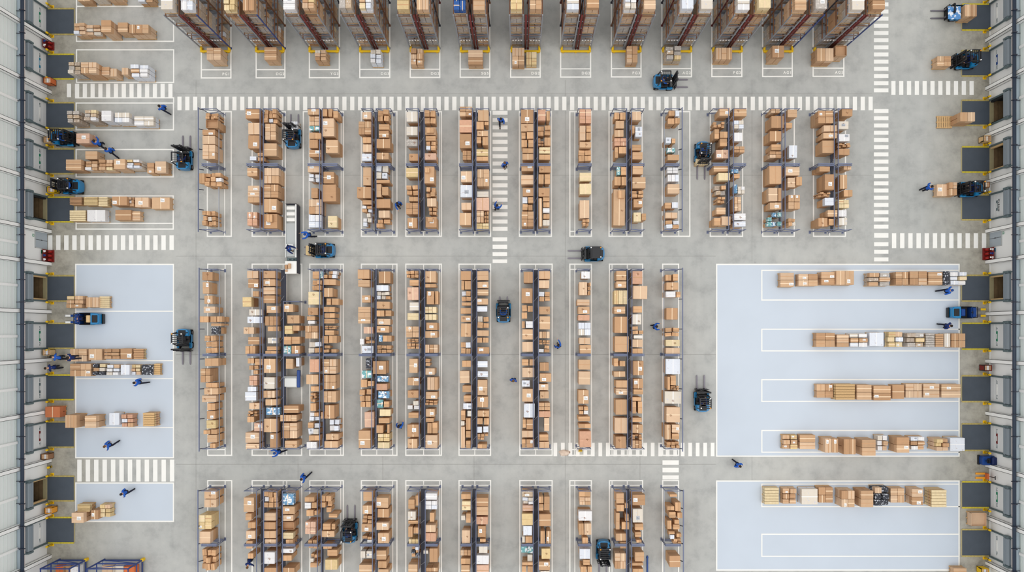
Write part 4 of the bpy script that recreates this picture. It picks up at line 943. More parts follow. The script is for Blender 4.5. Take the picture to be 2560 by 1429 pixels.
# ------------------------------------------------------------------ forklifts and other trucks
def forklift(u, v, deg, label, driver=True, lift=0.05, fork_len=1.12, deep=False, mast_h=2.25, canopy=False, guard=True):
    x, y = at(u, v); root = empty('forklift', (x, y, 0), math.radians(deg))
    tag(root, label, 'forklift', 'forklifts')
    B = M['blue'] if not deep else M['bluedk']
    mb = MB()   # chassis
    mb.box(-.35,-.50,.18,.62,.50,.52,.05); mb.box(-.30,-.52,.50,.05,.52,.72,.06); mb.box(.45,-.46,.5,.60,.46,.95,.04)
    mb.build('chassis', M['black'], root)
    for s in (-1, 1):
        mb = MB(); mb.box(.30,s*.52-.10,.36,.78,s*.52+.10,.60,.06); mb.box(-.36,s*.55-.05,.26,.40,s*.55+.05,.62,.04); mb.build('side_panel', B, root)
    pts = [(-.22,-.54),(-.22,.54),(-.58,.54),(-.72,.46),(-.80,.30),(-.83,0),(-.80,-.30),(-.72,-.46),(-.58,-.54)][::-1]
    mb = MB(); mb.prism(pts, .22, 1.0, .08); cw = mb.build('counterweight', B, root)
    mb = MB(); mb.box(-.70,-.30,1.0,-.30,.30,1.03,.01); mb.build('engine_cover', M['black'], cw)
    for (wx, wy, r) in ((.52,-.50,.28),(.52,.50,.28),(-.52,-.46,.24),(-.52,.46,.24)):
        mb = MB(); mb.cyl((0,-.10,0),(0,.10,0), r, n=18); mb.cyl((0,-.11,0),(0,.11,0), r*.5, n=12, mi=1)
        mb.build('wheel', [M['rubber'], M['steel']], root, loc=(wx, wy, r))
    mb = MB(); mb.box(-.28,-.24,.72,.18,.24,.84,.05); mb.box(-.34,-.24,.80,-.22,.24,1.22,.05); mb.build('seat', M['seat'], root)
    mb = MB(); mb.cyl((.42,0,.70),(.30,0,1.08),.02); 
    for k in range(14):
        a0, a1 = 2*PI*k/14, 2*PI*(k+1)/14
        mb.bar((.30+.07*math.cos(a0), .16*math.sin(a0), 1.08+.14*math.cos(a0)*.4), (.30+.07*math.cos(a1), .16*math.sin(a1), 1.08+.14*math.cos(a1)*.4), .03)
    mb.build('steering_wheel', M['black'], root)
    mb = MB()
    for s in (-1, 1):
        mb.bar((-.52,s*.44,.95),(-.42,s*.44,2.02),.07); mb.bar((.56,s*.44,.90),(.36,s*.44,2.02),.07)
        mb.bar((-.44,s*.44,2.02),(.40,s*.44,2.02),.08)
    for k in range(6): xx = -.42+.80*k/5; mb.bar((xx,-.44,2.02),(xx,.44,2.02),.05 if k not in (0,5) else .08)
    if canopy: mb.box(-.36,-.40,2.03,.30,.40,2.05)
    if guard: g = mb.build('overhead_guard', M['black'], root)
    for p, m in () if not guard else (((-.40,.38,2.06),'lampwhite'),((.38,-.38,2.06),'lampwhite'),((-.40,-.38,2.06),'lampamber')):
        mb = MB(); mb.cyl((p[0],p[1],2.04),(p[0],p[1],2.12),.055,n=10,dome=True); mb.build('work_lamp' if m == 'lampwhite' else 'beacon', M[m], g)
    mb = MB()
    for s in (-1, 1):
        mb.box(.80,s*.34-.07,.06,.92,s*.34+.07,mast_h,.01); mb.box(.92,s*.24-.04,.06,.98,s*.24+.04,mast_h-.1,.01)
    for z in (.3,.9,1.5,mast_h-.08): mb.box(.82,-.34,z,.90,.34,z+.09)
    mb.cyl((.86,.0,.1),(.86,.0,mast_h-.3),.045,n=10); mb.cyl((.86,.12,.1),(.86,.12,mast_h-.3),.03,n=8)
    mb.build('mast', M['black'], root)
    mb = MB(); z = lift
    mb.box(.99,-.52,z+.02,1.04,.52,z+.12); mb.box(.99,-.52,z+.36,1.04,.52,z+.46)
    for k in range(7): yy = -.5+k/6; mb.box(1.0,yy-.02,z+.02,1.03,yy+.02,z+.95)
    mb.box(.99,-.52,z+.90,1.04,.52,z+.97); mb.build('load_backrest', M['black'], root)
    for s in (-1, 1):
        mb = MB(); yy = s*.31; L = fork_len
        mb.box(1.04,yy-.06,z,1.09,yy+.06,z+.45); n = len(mb.v)
        mb.prism([(1.04,yy-.06),(1.04+L-.12,yy-.06),(1.04+L,yy-.03),(1.04+L,yy+.03),(1.04+L-.12,yy+.06),(1.04,yy+.06)], z-.02 if z > .02 else .01, z+.035)
        mb.build('fork', M['steel'], root)
    return root, x, y
def picker(u, v, deg, label, tan=True):
    """long low-level order picker, operator platform between drive unit and forks"""
    x, y = at(u, v); root = empty('order_picker', (x, y, 0), math.radians(deg)); tag(root, label, 'order picker', 'order pickers')
    mb = MB(); mb.prism([(-1.5,-.34),(-1.5,.34),(-1.42,.44),(-1.1,.48),(-.78,.48),(-.78,-.48),(-1.1,-.48),(-1.42,-.44)][::-1], .12, .95, .06); mb.build('drive_unit', M['blue'], root)
    mb = MB(); mb.box(-1.40,-.30,.95,-.95,.30,1.0,.02); mb.box(-1.60,-.42,.10,-1.48,.42,.45,.04); mb.build('bumper', M['black'], root)
    mb = MB(); mb.box(-.78,-.46,.12,.10,.46,.22,.02); mb.build('operator_platform', M['seat'], root)
    mb = MB(); mb.box(-.74,-.30,.22,-.38,.30,.86,.05); mb.build('backrest_panel', M['tan'] if tan else M['bluedk'], root)
    mb = MB(); mb.box(.10,-.46,.12,.40,.46,.90,.05); mb.box(.12,-.40,.90,.38,.40,1.15,.05); mb.build('control_console', M['bluedk'], root)
    mb = MB()
    for s in (-1, 1): mb.box(-.78,s*.46-.03,.2,.15,s*.46+.03,.9,.02); mb.bar((.2,s*.42,.9),(.2,s*.42,1.6),.05)
    mb.bar((.2,-.42,1.6),(.2,.42,1.6),.05); mb.build('side_guard', M['black'], root)
    mb = MB(); mb.cyl((.05,-.12,1.15),(.05,.12,1.15),.03); mb.cyl((.05,0,.9),(.05,0,1.15),.025); mb.build('tiller', M['black'], root)
    for s in (-1, 1):
        mb = MB(); mb.prism([(.40,s*.27-.09),(1.55,s*.27-.09),(1.72,s*.27-.04),(1.72,s*.27+.04),(1.55,s*.27+.09),(.40,s*.27+.09)], .06, .13)
        f = mb.build('fork', M['bluedk'] if tan else M['steel'], root)
        mb = MB(); mb.box(1.25,s*.27-.085,.13,1.68,s*.27+.085,.15,.005); mb.build('fork_tip', M['white'] if tan else M['yellow'], f)
        mb = MB(); mb.cyl((1.4,s*.27-.05,.07),(1.4,s*.27+.05,.07),.065,n=12); mb.build('fork_roller', M['rubber'], f)
    for p in ((-1.1,-.36),(-1.1,.36)):
        mb = MB(); mb.cyl((p[0],p[1]-.07,.14),(p[0],p[1]+.07,.14),.14,n=14); mb.build('wheel', M['rubber'], root)
    return root

# ------------------------------------------------------------------ people
def skin_mesh(nodes, edges, level=1, root=0):
    me = bpy.data.meshes.new('figure'); me.from_pydata([n[0] for n in nodes], edges, [])
    o = bpy.data.objects.new('figure', me); C.objects.link(o)
    sk = o.modifiers.new('skin', 'SKIN'); sk.use_smooth_shade = True; sk.branch_smoothing = 0.3
    sv = me.skin_vertices[0].data
    for i, n in enumerate(nodes):
        r = n[1]; sv[i].radius = (r, r) if not isinstance(r, tuple) else r
        sv[i].use_root = (i == root)
    ss = o.modifiers.new('sub', 'SUBSURF'); ss.levels = level; ss.render_levels = level
    bpy.context.view_layer.update()
    out = bpy.data.meshes.new_from_object(o.evaluated_get(bpy.context.evaluated_depsgraph_get()))
    bpy.data.objects.remove(o)
    for p in out.polygons: p.use_smooth = True
    return out
V = Vector
POSES = {
 'walk':  dict(lean=0.05, legs=((.32,.04,.0),(-.30,.16,.10)), arms=(((-.05,-.16),(.02,-.10)),((.06,.14),(.10,.30)))),
 'stride':dict(lean=0.09, legs=((.42,.02,.0),(-.44,.20,.14)), arms=(((-.10,-.20),(.0,-.20)),((.12,.18),(.12,.38)))),
 'stand': dict(lean=0.02, legs=((.05,.02,.0),(-.04,.02,.0)), arms=(((-.02,.02),(.0,.10)),((.02,.02),(.02,.12)))),
 'carry': dict(lean=0.04, legs=((.10,.04,.0),(-.12,.06,.03)), arms=(((.0,.14),(.16,.40)),((.0,.14),(.16,.40)))),
 'push':  dict(lean=0.22, legs=((.28,.08,.0),(-.34,.12,.08)), arms=(((.06,.26),(.22,.56)),((.06,.26),(.22,.56)))),
 'reach': dict(lean=0.10, legs=((.12,.04,.0),(-.10,.04,.0)), arms=(((.16,.24),(.34,.58)),((-.02,.06),(.02,.22)))),
 'bend':  dict(lean=0.55, legs=((.16,.10,.0),(-.14,.06,.0)), arms=(((-.18,.20),(-.30,.42)),((-.18,.20),(-.26,.46)))),
 'sit':   dict(lean=0.05, sit=True, arms=(((-.05,.16),(.02,.42)),((-.05,.16),(.02,.42)))),
}
FIG = {}
def figure(pose):
    """one continuous body (head, arms, fingers, legs) plus clothes grown over the same skeleton"""
    if pose in FIG: return FIG[pose]
    P = POSES[pose]; ln = P['lean']; sit = P.get('sit')
    hip = .94 if not sit else .88
    if pose == 'bend': hip = .90
    def up(t, dx=0.0, fw=0.0):   # point on the leaning spine
        return V((dx, math.sin(ln)*t+fw, hip+math.cos(ln)*t))
    nodes = []; edges = []
    def add(p, r, par=None):
        nodes.append((tuple(p), r)); 
        if par is not None: edges.append((par, len(nodes)-1))
        return len(nodes)-1
    pel = add((0,0,hip), .11)
    bel = add(up(.16), .095, pel); che = add(up(.34), .105, bel); upc = add(up(.46), .075, che)
    nk = add(up(.56,0,.01), .052, upc); jaw = add(up(.64,0,.035), .072, nk); hd = add(up(.72,0,.03), .095, jaw); crown = add(up(.80,0,.02), .07, hd)
    add(up(.69,0,.135), .014, hd)                               # nose
    for s in (-1, 1): add(up(.70,s*.098,.02), .018, hd)          # ears
    tors = list(range(0, 4)); arms = []; legs = []; hands = []
    for s, ((ez, ey), (wz, wy)) in zip((1, -1), P['arms']):
        sh = up(.44, s*.19); shi = add(sh, .062, upc)
        el = sh+V((s*.07, ey, -.27+ez)); eli = add(el, .045, shi)
        wr = sh+V((s*.05, wy+.02, -.50+wz*1.3)); 
        wr = el+(wr-el).normalized()*.25; wri = add(wr, .032, eli)
        d = (wr-el).normalized(); pa = wr+d*.055; pai = add(pa, (.036, .036), wri)
        side = d.cross(V((s*1.0,0,0))); side = side.normalized() if side.length > .1 else V((0,1,0))
        ax = V((s,0,0)).cross(d); ax = ax.normalized() if ax.length > .1 else V((0,1,0))
        inw = V((-s*.35, .0, 0))
        for f, (o_, L) in enumerate(((-.030,.070),(-.011,.080),(.010,.075),(.029,.058))):
            k0 = pa+ax*o_+d*.030; k1 = k0+(d+inw*.5).normalized()*L*.55; k2 = k1+(d+inw*1.6).normalized()*L*.5
            a = add(k0, .0095, pai); b = add(k1, .0085, a); c = add(k2, .007, b)
        t0 = wr+d*.03+ax*-.03; a = add(t0, .011, pai); b = add(t0+(d*.5-ax*.9+inw).normalized()*.05, .009, a)
        arms.append((shi, eli, wri))
    if sit: lg = [(None,)*3]*2
    else: lg = P['legs']
    foot = []
    for s, L in zip((1, -1), lg):
        hp = V((s*.095, 0, hip-.06)); hpi = add(hp, .092, pel)
        if sit: kn = V((s*.14, .42, hip-.10)); an = V((s*.14, .46, hip-.50))
        else:
            sw, bend, lift = L
            an = V((s*.10, sw, .085+lift)); mid = (hp+an)/2; kn = mid+V((s*.01, bend+.03, 0))
        kni = add(kn, .062, hpi); ani = add(an, .042, kni); foot.append(an)
        add(an+V((0,.13,-.045)), .036, ani)
        legs.append((hpi, kni, ani))
    body = skin_mesh(nodes, edges, 1, pel)
    # jacket: torso and sleeves a little larger
    jn = []; je = []
    def jadd(i, g, par=None):
        r = nodes[i][1]; r = r[0] if isinstance(r, tuple) else r
        jn.append((nodes[i][0], r+g)); 
        if par is not None: je.append((par, len(jn)-1))
        return len(jn)-1
    jn.append(((0, 0, hip-.05), .150)); jn.append((tuple(up(.06)), .150)); je.append((0, 1)); a = 1; b = jadd(bel, .045, a); c = jadd(che, .055, b); d_ = jadd(upc, .065, c)
    jn.append((tuple(up(.525, 0, .004)), .075)); je.append((d_, len(jn)-1))
    for sh, el, wr in arms:
        q = jadd(sh, .034, d_); q = jadd(el, .020, q); q = jadd(wr, .014, q)
    jacket = skin_mesh(jn, je, 1, 0)
    jn = []; je = []
    a = jadd(pel, .026)
    for hp, kn, an in legs:
        q = jadd(hp, .016, a); q = jadd(kn, .018, q); q = jadd(an, .024, q)
    trousers = skin_mesh(jn, je, 1, 0)
    # hair cap
    hc = V(nodes[hd][0]); tilt = Matrix.Rotation(-ln, 4, 'X')
    mb = MB(); n, rings = 14, 5
    for r in range(rings+1):
        ph = (PI*.56)*(1-r/rings)
        for i in range(n):
            t = 2*PI*i/n; front = max(0, math.sin(t))
            ph2 = ph*(1-.28*front)
            p = V((math.cos(t)*math.sin(ph2)*.108, math.sin(t)*math.sin(ph2)*.118-.008, math.cos(ph2)*.125+.035))
            mb.v.append(tuple(hc+tilt @ p))
    for r in range(rings):
        for i in range(n):
            j = (i+1) % n; mb.f.append((r*n+i, r*n+j, (r+1)*n+j, (r+1)*n+i)); mb.mi.append(0)
    hair = mb
    mb = MB()
    eyes = MB()
    for s in (-1, 1): 
        e = hc+tilt @ V((s*.036,.088,.006)); eyes.cyl(e, e+tilt @ V((0,.012,0)), .013, .009, n=8)
    shoes = []
    for an in foot:
        m_ = MB(); T = Matrix.Translation((an[0], an[1], an[2]-.085))
        m_.box(-.055,-.09,0,.055,.19,.075,.025,0,T); m_.box(-.05,-.09,.07,.05,.06,.12,.02,0,T); shoes.append(m_)
    def mk(m_, nm):
        me = bpy.data.meshes.new(nm); me.from_pydata(m_.v, [], m_.f)
        for p in me.polygons: p.use_smooth = nm == 'hair'
        return me
    FIG[pose] = dict(body=body, jacket=jacket, trousers=trousers, hair=mk(hair,'hair'), eyes=mk(eyes,'eyes'), shoes=[mk(q,'shoe') for q in shoes], sit=sit, hip=hip)
    return FIG[pose]
def person(u, v, deg, pose, label, z=0.0, jacket='jacket', hair='hairdk', xy=None, cap=False, group=None):
    F = figure(pose); x, y = xy if xy else at(u, v)
    root = empty('person', (x, y, z), math.radians(deg-90)); tag(root, label, 'person', group or 'warehouse workers')
    def pt(nm, me, m):
        o = bpy.data.objects.new(nm, me); C.objects.link(o); o.parent = root
        if not me.materials: me.materials.append(None)
        o.material_slots[0].link = 'OBJECT'; o.material_slots[0].material = m; return o
    pt('body', F['body'], M['skin']); pt('jacket', F['jacket'], M[jacket]); pt('trousers', F['trousers'], M['trousers'])
    pt('cap' if cap else 'hair', F['hair'], M['cap'] if cap else M[hair]); pt('eyes', F['eyes'], M['eye'])
    for s in F['shoes']: pt('shoe', s, M['shoe'])
    return root
def driver_in(root, label, off=(-.12,0,.78)):
    T = Matrix.Translation(root.location) @ Matrix.Rotation(root.rotation_euler[2], 4, 'Z')
    p = T @ Vector(off); F = figure('sit')
    person(0, 0, math.degrees(root.rotation_euler[2]), 'sit', label, p[2]-F['hip']+.12, 'jacketdk' if random.random() < .4 else 'jacket', xy=(p[0], p[1]), cap=random.random() < .3)

FL = [
 (467,404,90,'blue forklift with raised bare forks right of the white bays, beside the leftmost upper rack',{}, 'driver in blue on the forklift beside the left white bays'),
 (737,350,90,'blue forklift carrying a white load in the aisle right of the second upper rack',{}, 'driver in blue on the forklift carrying a white load'),
 (1752,384,-90,'blue forklift in the aisle left of the eleventh upper rack, forks pointing down',{}, 'driver in dark blue on the forklift left of the eleventh upper rack'),
 (1655,209,0,'blue forklift below the tenth tall rack, bare forks pointing right',{}, 'driver in blue on the forklift below the tenth tall rack'),
 (816,627,180,'blue forklift with tan load facing the long white vehicle',dict(fork_len=.8), 'driver in dark clothes on the forklift facing the white vehicle'),
 (1484,636,180,'blue forklift with dark canopy in the central cross aisle, forks pointing left',dict(canopy=True), None),
 (1259,782,90,'blue forklift with a bright blue rear in the aisle right of the sixth middle rack',dict(fork_len=.35), 'driver in dark clothes on the forklift in the central aisle'),
 (467,846,-90,'blue forklift right of the blue left zone, bare forks pointing down',{}, None),
 (1751,1002,90,'blue forklift left of the blue right zone, bare forks pointing up',{}, 'driver in blue on the forklift left of the blue right zone'),
 (878,1326,90,'dark blue forklift in the aisle right of the third lower rack, forks up',{}, 'driver in blue on the forklift right of the third lower rack'),
 (1507,1369,-90,'blue forklift in the bottom aisle left of the ninth lower rack, rear upward',{}, None),
 (168,350,0,'blue forklift carrying a pinkish carton at the third left dock',{}, 'driver in dark clothes on the forklift with the pinkish carton'),
 (190,469,180,'blue forklift without load below the fourth left dock, facing the wall',dict(fork_len=.5), 'driver in blue on the forklift facing the left wall'),
 (2390,37,180,'dark open forklift with two long bare forks at the top right dock',dict(guard=False, mast_h=1.5), None),
 (2406,158,180,'blue forklift carrying four cartons at the second right dock',{}, 'driver in black on the forklift with four cartons'),
 (2416,476,180,'blue forklift carrying brown cartons at the fifth right dock',{}, 'driver in dark clothes on the forklift at the fifth right dock'),
]
for n, (u, v, deg, label, kw, drv) in enumerate(FL):
    r, x, y = forklift(u, v, deg, label, **kw)
    if drv: driver_in(r, drv)
    if n == 0:
        pass
def fork_load(u0, v0, u1, v1, top, pat, c, label, lab=False):
    X0, Y0, X1, Y1 = rect(u0, v0, u1, v1, top); load(X0, Y0, X1, Y1, 0.0, top, pat, c, lab, label, 'pallet loads on forklifts')
fork_load(728,303,744,322,.95,'b','w','white carton on the forks of the forklift in the second upper aisle')
fork_load(1739,396,1770,412,.7,'b','y','tan load on the forks left of the eleventh upper rack')
fork_load(764,613,784,637,.8,'b','y','tan carton on the forks facing the white vehicle')
fork_load(190,333,224,358,1.5,'b','p','pinkish carton carried by the forklift at the third left dock')
fork_load(2343,140,2378,165,1.0,'4','n','four brown cartons carried by the forklift at the second right dock')
fork_load(2342,460,2370,490,.7,'b','n','flat labelled carton carried by the forklift at the fifth right dock',True)
fork_load(2373,455,2393,488,1.1,'4','n','stacked small cartons next to the mast at the fifth right dock')
X0, Y0, X1, Y1 = rect(2371,15,2403,47,1.4)
mb = MB(); 
n = 8
for i in range(n+1):
    for j in range(n+1): mb.v.append((X0+(X1-X0)*i/n, Y0+(Y1-Y0)*j/n, 1.33+.08*math.sin(i*1.9)*math.cos(j*2.3)))
for i in range(n):
    for j in range(n): mb.f.append((i*(n+1)+j, (i+1)*(n+1)+j, (i+1)*(n+1)+j+1, i*(n+1)+j+1)); mb.mi.append(0)
o = mb.build('plastic_sheet', mat('sheet_blue_white', (86,146,206), .3, .05, .2, 3, spot=((236,240,246),.5), spec=.5), smooth=True)
tag(o, 'crumpled blue and white plastic sheet lying on the top right forklift', 'sheet')
picker(216,797,180,'blue order picker with white fork tips in the blue left zone')
person(0,0,180,'stand','operator in blue standing on the order picker in the blue left zone', .22, 'jacketdk', xy=(at(216,797)[0]+.12, at(216,797)[1]), cap=True)
picker(2412,781,0,'blue order picker with yellow fork tips at the seventh right dock', False)

W = [
 (421,279,150,'walk','person in blue jacket walking across the left bay with wrapped grey loads',{}),
 (264,367,135,'push','person in blue walking behind the pinkish carton at the third left dock',{}),
 (291,384,135,'stride','person in blue stepping into the left bay below the pinkish carton',{}),
 (1253,308,-90,'walk','person in bright blue on the central vertical crossing, topmost of three',{}),
 (1262,416,-60,'stand','person in blue on the central vertical crossing, middle of three',dict(hair='hairbr')),
 (1243,522,60,'carry','person in blue on the central vertical crossing, lowest of three',{}),
 (999,513,-60,'reach','person in blue between the fourth and fifth upper racks',{}),
 (780,590,190,'push','person in blue leaning toward the long white vehicle from the right',dict(cap=True)),
 (2304,475,30,'carry','person in light blue standing left of the forklift at the fifth right dock',{}),
 (2352,728,10,'stride','person in blue walking below the top pallet row in the blue right zone',dict(cap=True)),
 (2351,814,-10,'walk','person in blue and white above the second pallet row, blue right zone',dict(jacket='jacketdk')),
 (1632,816,0,'carry','person in blue left of the tenth middle rack',{}),
 (1395,865,120,'reach','person in blue right of the seventh middle rack',{}),
 (1284,947,-100,'stand','person in blue left of the seventh middle rack',dict(hair='hairbr')),
 (1003,1063,80,'reach','person in blue right of the fourth middle rack, near its lower end',{}),
 (706,1124,195,'push','person in bright blue crouching at the lower end of the second middle rack',dict(cap=True)),
 (768,1187,225,'stride','person in blue walking above the third lower rack',{}),
 (1836,1156,-40,'walk','person in blue in the aisle between the two blue right zones',{}),
 (361,953,185,'stride','person in blue walking in the blue left zone below the mixed loads',{}),
 (288,1107,220,'stride','person in blue with yellow cap walking in the lower blue left zone',dict(hair='hairbr')),
 (328,1224,215,'walk','person in blue carrying on through the small blue left zone',{}),
 (165,893,170,'bend','person in blue bending at the left wall, upper of a pair',{}),
 (152,916,190,'bend','person in blue bending at the left wall, lower of a pair',dict(jacket='jacketdk')),
]
for u, v, deg, pose, label, kw in W: person(u, v, deg, pose, label, **kw)
person(0,0,180,'carry','person in blue standing on the mixed loads of the blue left zone', .70, 'jacketdk', xy=at(198,892,.7))
person(0,0,-90,'bend','person in dark blue leaning over at the left edge of the second lower rack', 0.0, 'jacketdk', hair='hairbr', xy=at(633,1392,0))

# ------------------------------------------------------------------ long white vehicle in the second aisle
def white_vehicle():
    X0, Y0, X1, Y1 = rect(713,510,741,684,1.05); cx, cy = (X0+X1)/2, (Y0+Y1)/2; w, l = X1-X0, Y1-Y0
    root = empty('goods_train', (cx, cy, 0)); tag(root, 'long white service vehicle with open bays standing in the second aisle', 'vehicle')
    a, b = w/2, l/2
    mb = MB(); mb.box(-a,-b,.18,a,b,.55,.03); mb.box(-a,-b+1.35,.55,-a+.05,b,1.02); mb.box(a-.12,-b+1.35,.55,a,b,1.05,.02); mb.build('frame', M['offwhite'], root)
    mb = MB(); mb.box(a,-b+.05,.12,a+.06,b-.05,.95,.02); mb.box(-a-.06,b-.9,.12,-a,b-.02,.9,.02); mb.box(-a,b,.12,a,b+.06,.95,.02); mb.build('side_skirt', M['rack_dark'], root)
    mb = MB(); mb.box(-a+.05,-b+1.42,.55,a-.12,b-1.55,.93,.01); mb.build('deck', M['greymetal'], root)
    for k in range(3):
        mb = MB(); y = b-.30-k*.48; mb.box(-a+.08,y-.14,.75,a-.14,y+.14,.98,.02); mb.build('bay_lid', M['white'], root)
    mb = MB(); mb.box(-a+.05,-b+1.95,.93,a-.26,-b+2.45,1.10,.02); mb.build('cover_box', M['offwhite'], root)
    mb = MB(); mb.box(-a-.02,-b,.50,a+.02,-b+1.05,1.10,.03); mb.build('work_table', M['white'], root)
    mb = MB(); mb.cyl((-.2,-b+1.2,.5),(-.2,-b+1.2,1.0),.05); mb.cyl((.15,-b+1.2,.5),(.15,-b+1.2,1.0),.05); mb.box(-a,-b+1.08,.5,a-.1,-b+1.36,.6); mb.build('coupling', M['track'], root)
    for y in (-b+.5, -b+2.2, 0.5, b-.6):
        for s in (-1, 1):
            mb = MB(); mb.cyl((s*(a-.06)-.06,y,.14),(s*(a-.06)+.06,y,.14),.14,n=14); mb.build('wheel', M['rubber'], root)
    for k, (dx, dy, ww, ll, hh) in enumerate(((-.30,.55,.20,.34,.30),(-.06,.62,.22,.40,.22),(-.34,.24,.20,.16,.12))):
        mb = MB(); carton_body(mb, ww, ll, hh, 'y'); o = mb.build('carton', tone('n'), None, (cx+dx, cy-b+dy, 1.10))
        tag(o, ['small brown carton, left one on the white vehicle table','brown carton, right one on the white vehicle table','tiny carton near the edge of the white vehicle table'][k], 'box', 'cartons on the white vehicle')
    person(0,0,-30,'bend','person in royal blue bending over the deck of the long white vehicle', .93, 'jacketdk', xy=(cx-.05, cy-.75), cap=True)
white_vehicle()
# grey cart standing in the right column of the second middle rack
X0, Y0, X1, Y1 = rect(707,940,750,968,1.1)
t = empty('picking_cart', ((X0+X1)/2, (Y0+Y1)/2, 0)); tag(t, 'white and blue picking cart in the gap of the second middle rack', 'cart')
a, b = (X1-X0)/2, (Y1-Y0)/2
mb = MB(); mb.box(-a,-b,.22,a,b,.9,.03); mb.box(-a+.1,-b+.05,.9,a-.3,b-.15,1.0,.02); mb.build('cabinet', M['offwhite'], t)
mb = MB(); mb.box(a-.26,-b,.9,a,b+.5,1.1,.03); mb.build('side_panel', M['bluedk'], t)
mb = MB(); mb.box(-a,b-.12,.9,a-.26,b,1.12,.03); mb.build('push_bar', M['greymetal'], t)
for s in (-1, 1):
    for q in (-1, 1):
        mb = MB(); mb.cyl((s*(a-.15)-.03,q*(b-.12),.21),(s*(a-.15)+.03,q*(b-.12),.21),.08); mb.build('castor', M['rubber'], t)

# ------------------------------------------------------------------ things along the walls
def station(side, v, n, label):
    d = 1 if side == 'left' else -1; X = fx(117 if side == 'left' else 2475)+d*.42; Y = fy(v)
    t = empty('extinguisher_station', (X, Y, 0)); tag(t, label, 'fire extinguisher stand')
    L = .34*n/2
    mb = MB(); mb.box(-.22,-L,0,.22,L,.10,.02); mb.box(-d*.22-.02,-L,.1,-d*.22+.02,L,.95,.01); mb.build('stand', M['darkred'], t)
    for k in range(n):
        y = -L+.17+k*.34
        mb = MB(); mb.cyl((d*.06,y,.10),(d*.06,y,.58),.10,n=14,dome=True); e = mb.build('extinguisher', M['red'], t, smooth=True)
        mb = MB(); mb.cyl((d*.06,y,.66),(d*.06,y,.74),.03); mb.bar((d*.06,y,.72),(d*.20,y,.70),.03); mb.build('valve', M['black'], e)
        mb = MB(); mb.box(-d*.20-.012,y-.09,.70,-d*.20+.012+.01,y+.09,.92); mb.box(-.10,y-.06,.93,.02,y+.06,.96); mb.build('notice', M['label'] if k != 1 else M['bluedk'], t)
station('left', 640, 3, 'red fire extinguisher stand beside the grey double door on the left wall')
station('right', 635, 3, 'red fire extinguisher stand beside the grey double door on the right wall')
station('left', 116, 2, 'dark red extinguisher stand between the first two left docks')
def bin_cart(u, v, label, m, side, h=.95):
    x, y = at(u, v); t = empty('waste_cart', (x, y, 0)); tag(t, label, 'cart', None)
    mb = MB()
    for q in ((-.30,-.24,-.27,.24),(.27,-.24,.30,.24),(-.30,-.24,.30,-.21),(-.30,.21,.30,.24)): mb.box(q[0],q[1],.16,q[2],q[3],h)
    mb.box(-.30,-.24,.14,.30,.24,.18); mb.build('bin', m, t)
    mb = MB(); mb.bar((-.33,-.2,h),(-.33,.2,h),.04); mb.bar((-.33,-.2,.5),(-.33,-.2,h),.03); mb.bar((-.33,.2,.5),(-.33,.2,h),.03); mb.build('handle', M['black'], t)
    for sx in (-.22,.22):
        for sy in (-.17,.17):
            mb = MB(); mb.cyl((sx-.02,sy,.08),(sx+.02,sy,.08),.08,n=12); mb.build('castor', M['rubber'], t)
    for k in range(3):
        mb = MB(); carton_body(mb, .16, .36, h*.75, 'x'); mb.build('waste_board', tone('n' if k != 1 else 'w'), t, (-.18+.18*k, 0, .19))
bin_cart(134,209,'orange waste cart between the second and third left docks', M['orange'], 'left')
bin_cart(134,355,'tan waste cart above the fourth left dock', M['tan'], 'left')
bin_cart(143,478,'yellow waste cart between the fourth and fifth left docks', M['yellow'], 'left')
bin_cart(132,880,'tan waste cart beside the bending pair at the left wall', M['tan'], 'left')
bin_cart(128,1137,'brown waste cart below the ninth left dock', mat('cart_brown',(150,110,80),.6), 'left')
bin_cart(137,1270,'amber waste cart between the two lowest left docks', M['lampamber'], 'left')
bin_cart(2453,352,'tan waste cart between the third and fourth right docks', M['tan'], 'right')
bin_cart(2450,466,'brown waste cart between the fourth and fifth right docks', mat('cart_brown',(150,110,80),.6), 'right')
bin_cart(2455,918,'red-edged waste cart below the seventh right dock', M['darkred'], 'right')
bin_cart(2448,1420,'yellow waste cart at the lower right corner by the wall', M['yellow'], 'right')
# blue scrubber and orange pallet truck at the right wall
x, y = at(2462,1148); t = empty('floor_scrubber', (x, y, 0)); tag(t, 'royal blue ride-on floor scrubber at the right wall below the ninth dock', 'scrubber')
mb = MB(); mb.prism([(-.5,-.36),(.42,-.40),(.50,-.3),(.50,.3),(.42,.40),(-.5,.36),(-.56,.2),(-.56,-.2)], .12, .72, .08); mb.build('tank', M['bluedk'], t)
mb = MB(); mb.box(.05,-.34,.7,.45,.34,1.1,.08); mb.build('rear_tank', mat('scrubber_navy',(20,36,84),.4), t)
mb = MB(); mb.box(-.22,-.2,.7,.05,.2,.82,.05); mb.build('seat', M['seat'], t)
mb = MB(); mb.cyl((-.34,0,.7),(-.28,0,1.0),.025); mb.cyl((-.30,0,1.0),(-.28,0,1.03),.15,n=16); mb.build('steering_wheel', M['black'], t)
mb = MB(); mb.box(-.66,-.40,.04,-.46,.40,.16,.03); mb.build('brush_head', M['black'], t)
x, y = at(2450,1188); t = empty('pallet_truck', (x, y, 0)); tag(t, 'orange hand pallet truck below the blue floor scrubber at the right wall', 'pallet truck')
mb = MB(); mb.box(-.42,-.26,.06,.35,-.10,.12,.01); mb.box(-.42,.10,.06,.35,.26,.12,.01); mb.build('fork', M['lampamber'], t)
mb = MB(); mb.box(.35,-.24,.1,.50,.24,.55,.03); mb.build('hydraulic_unit', M['orange'], t)
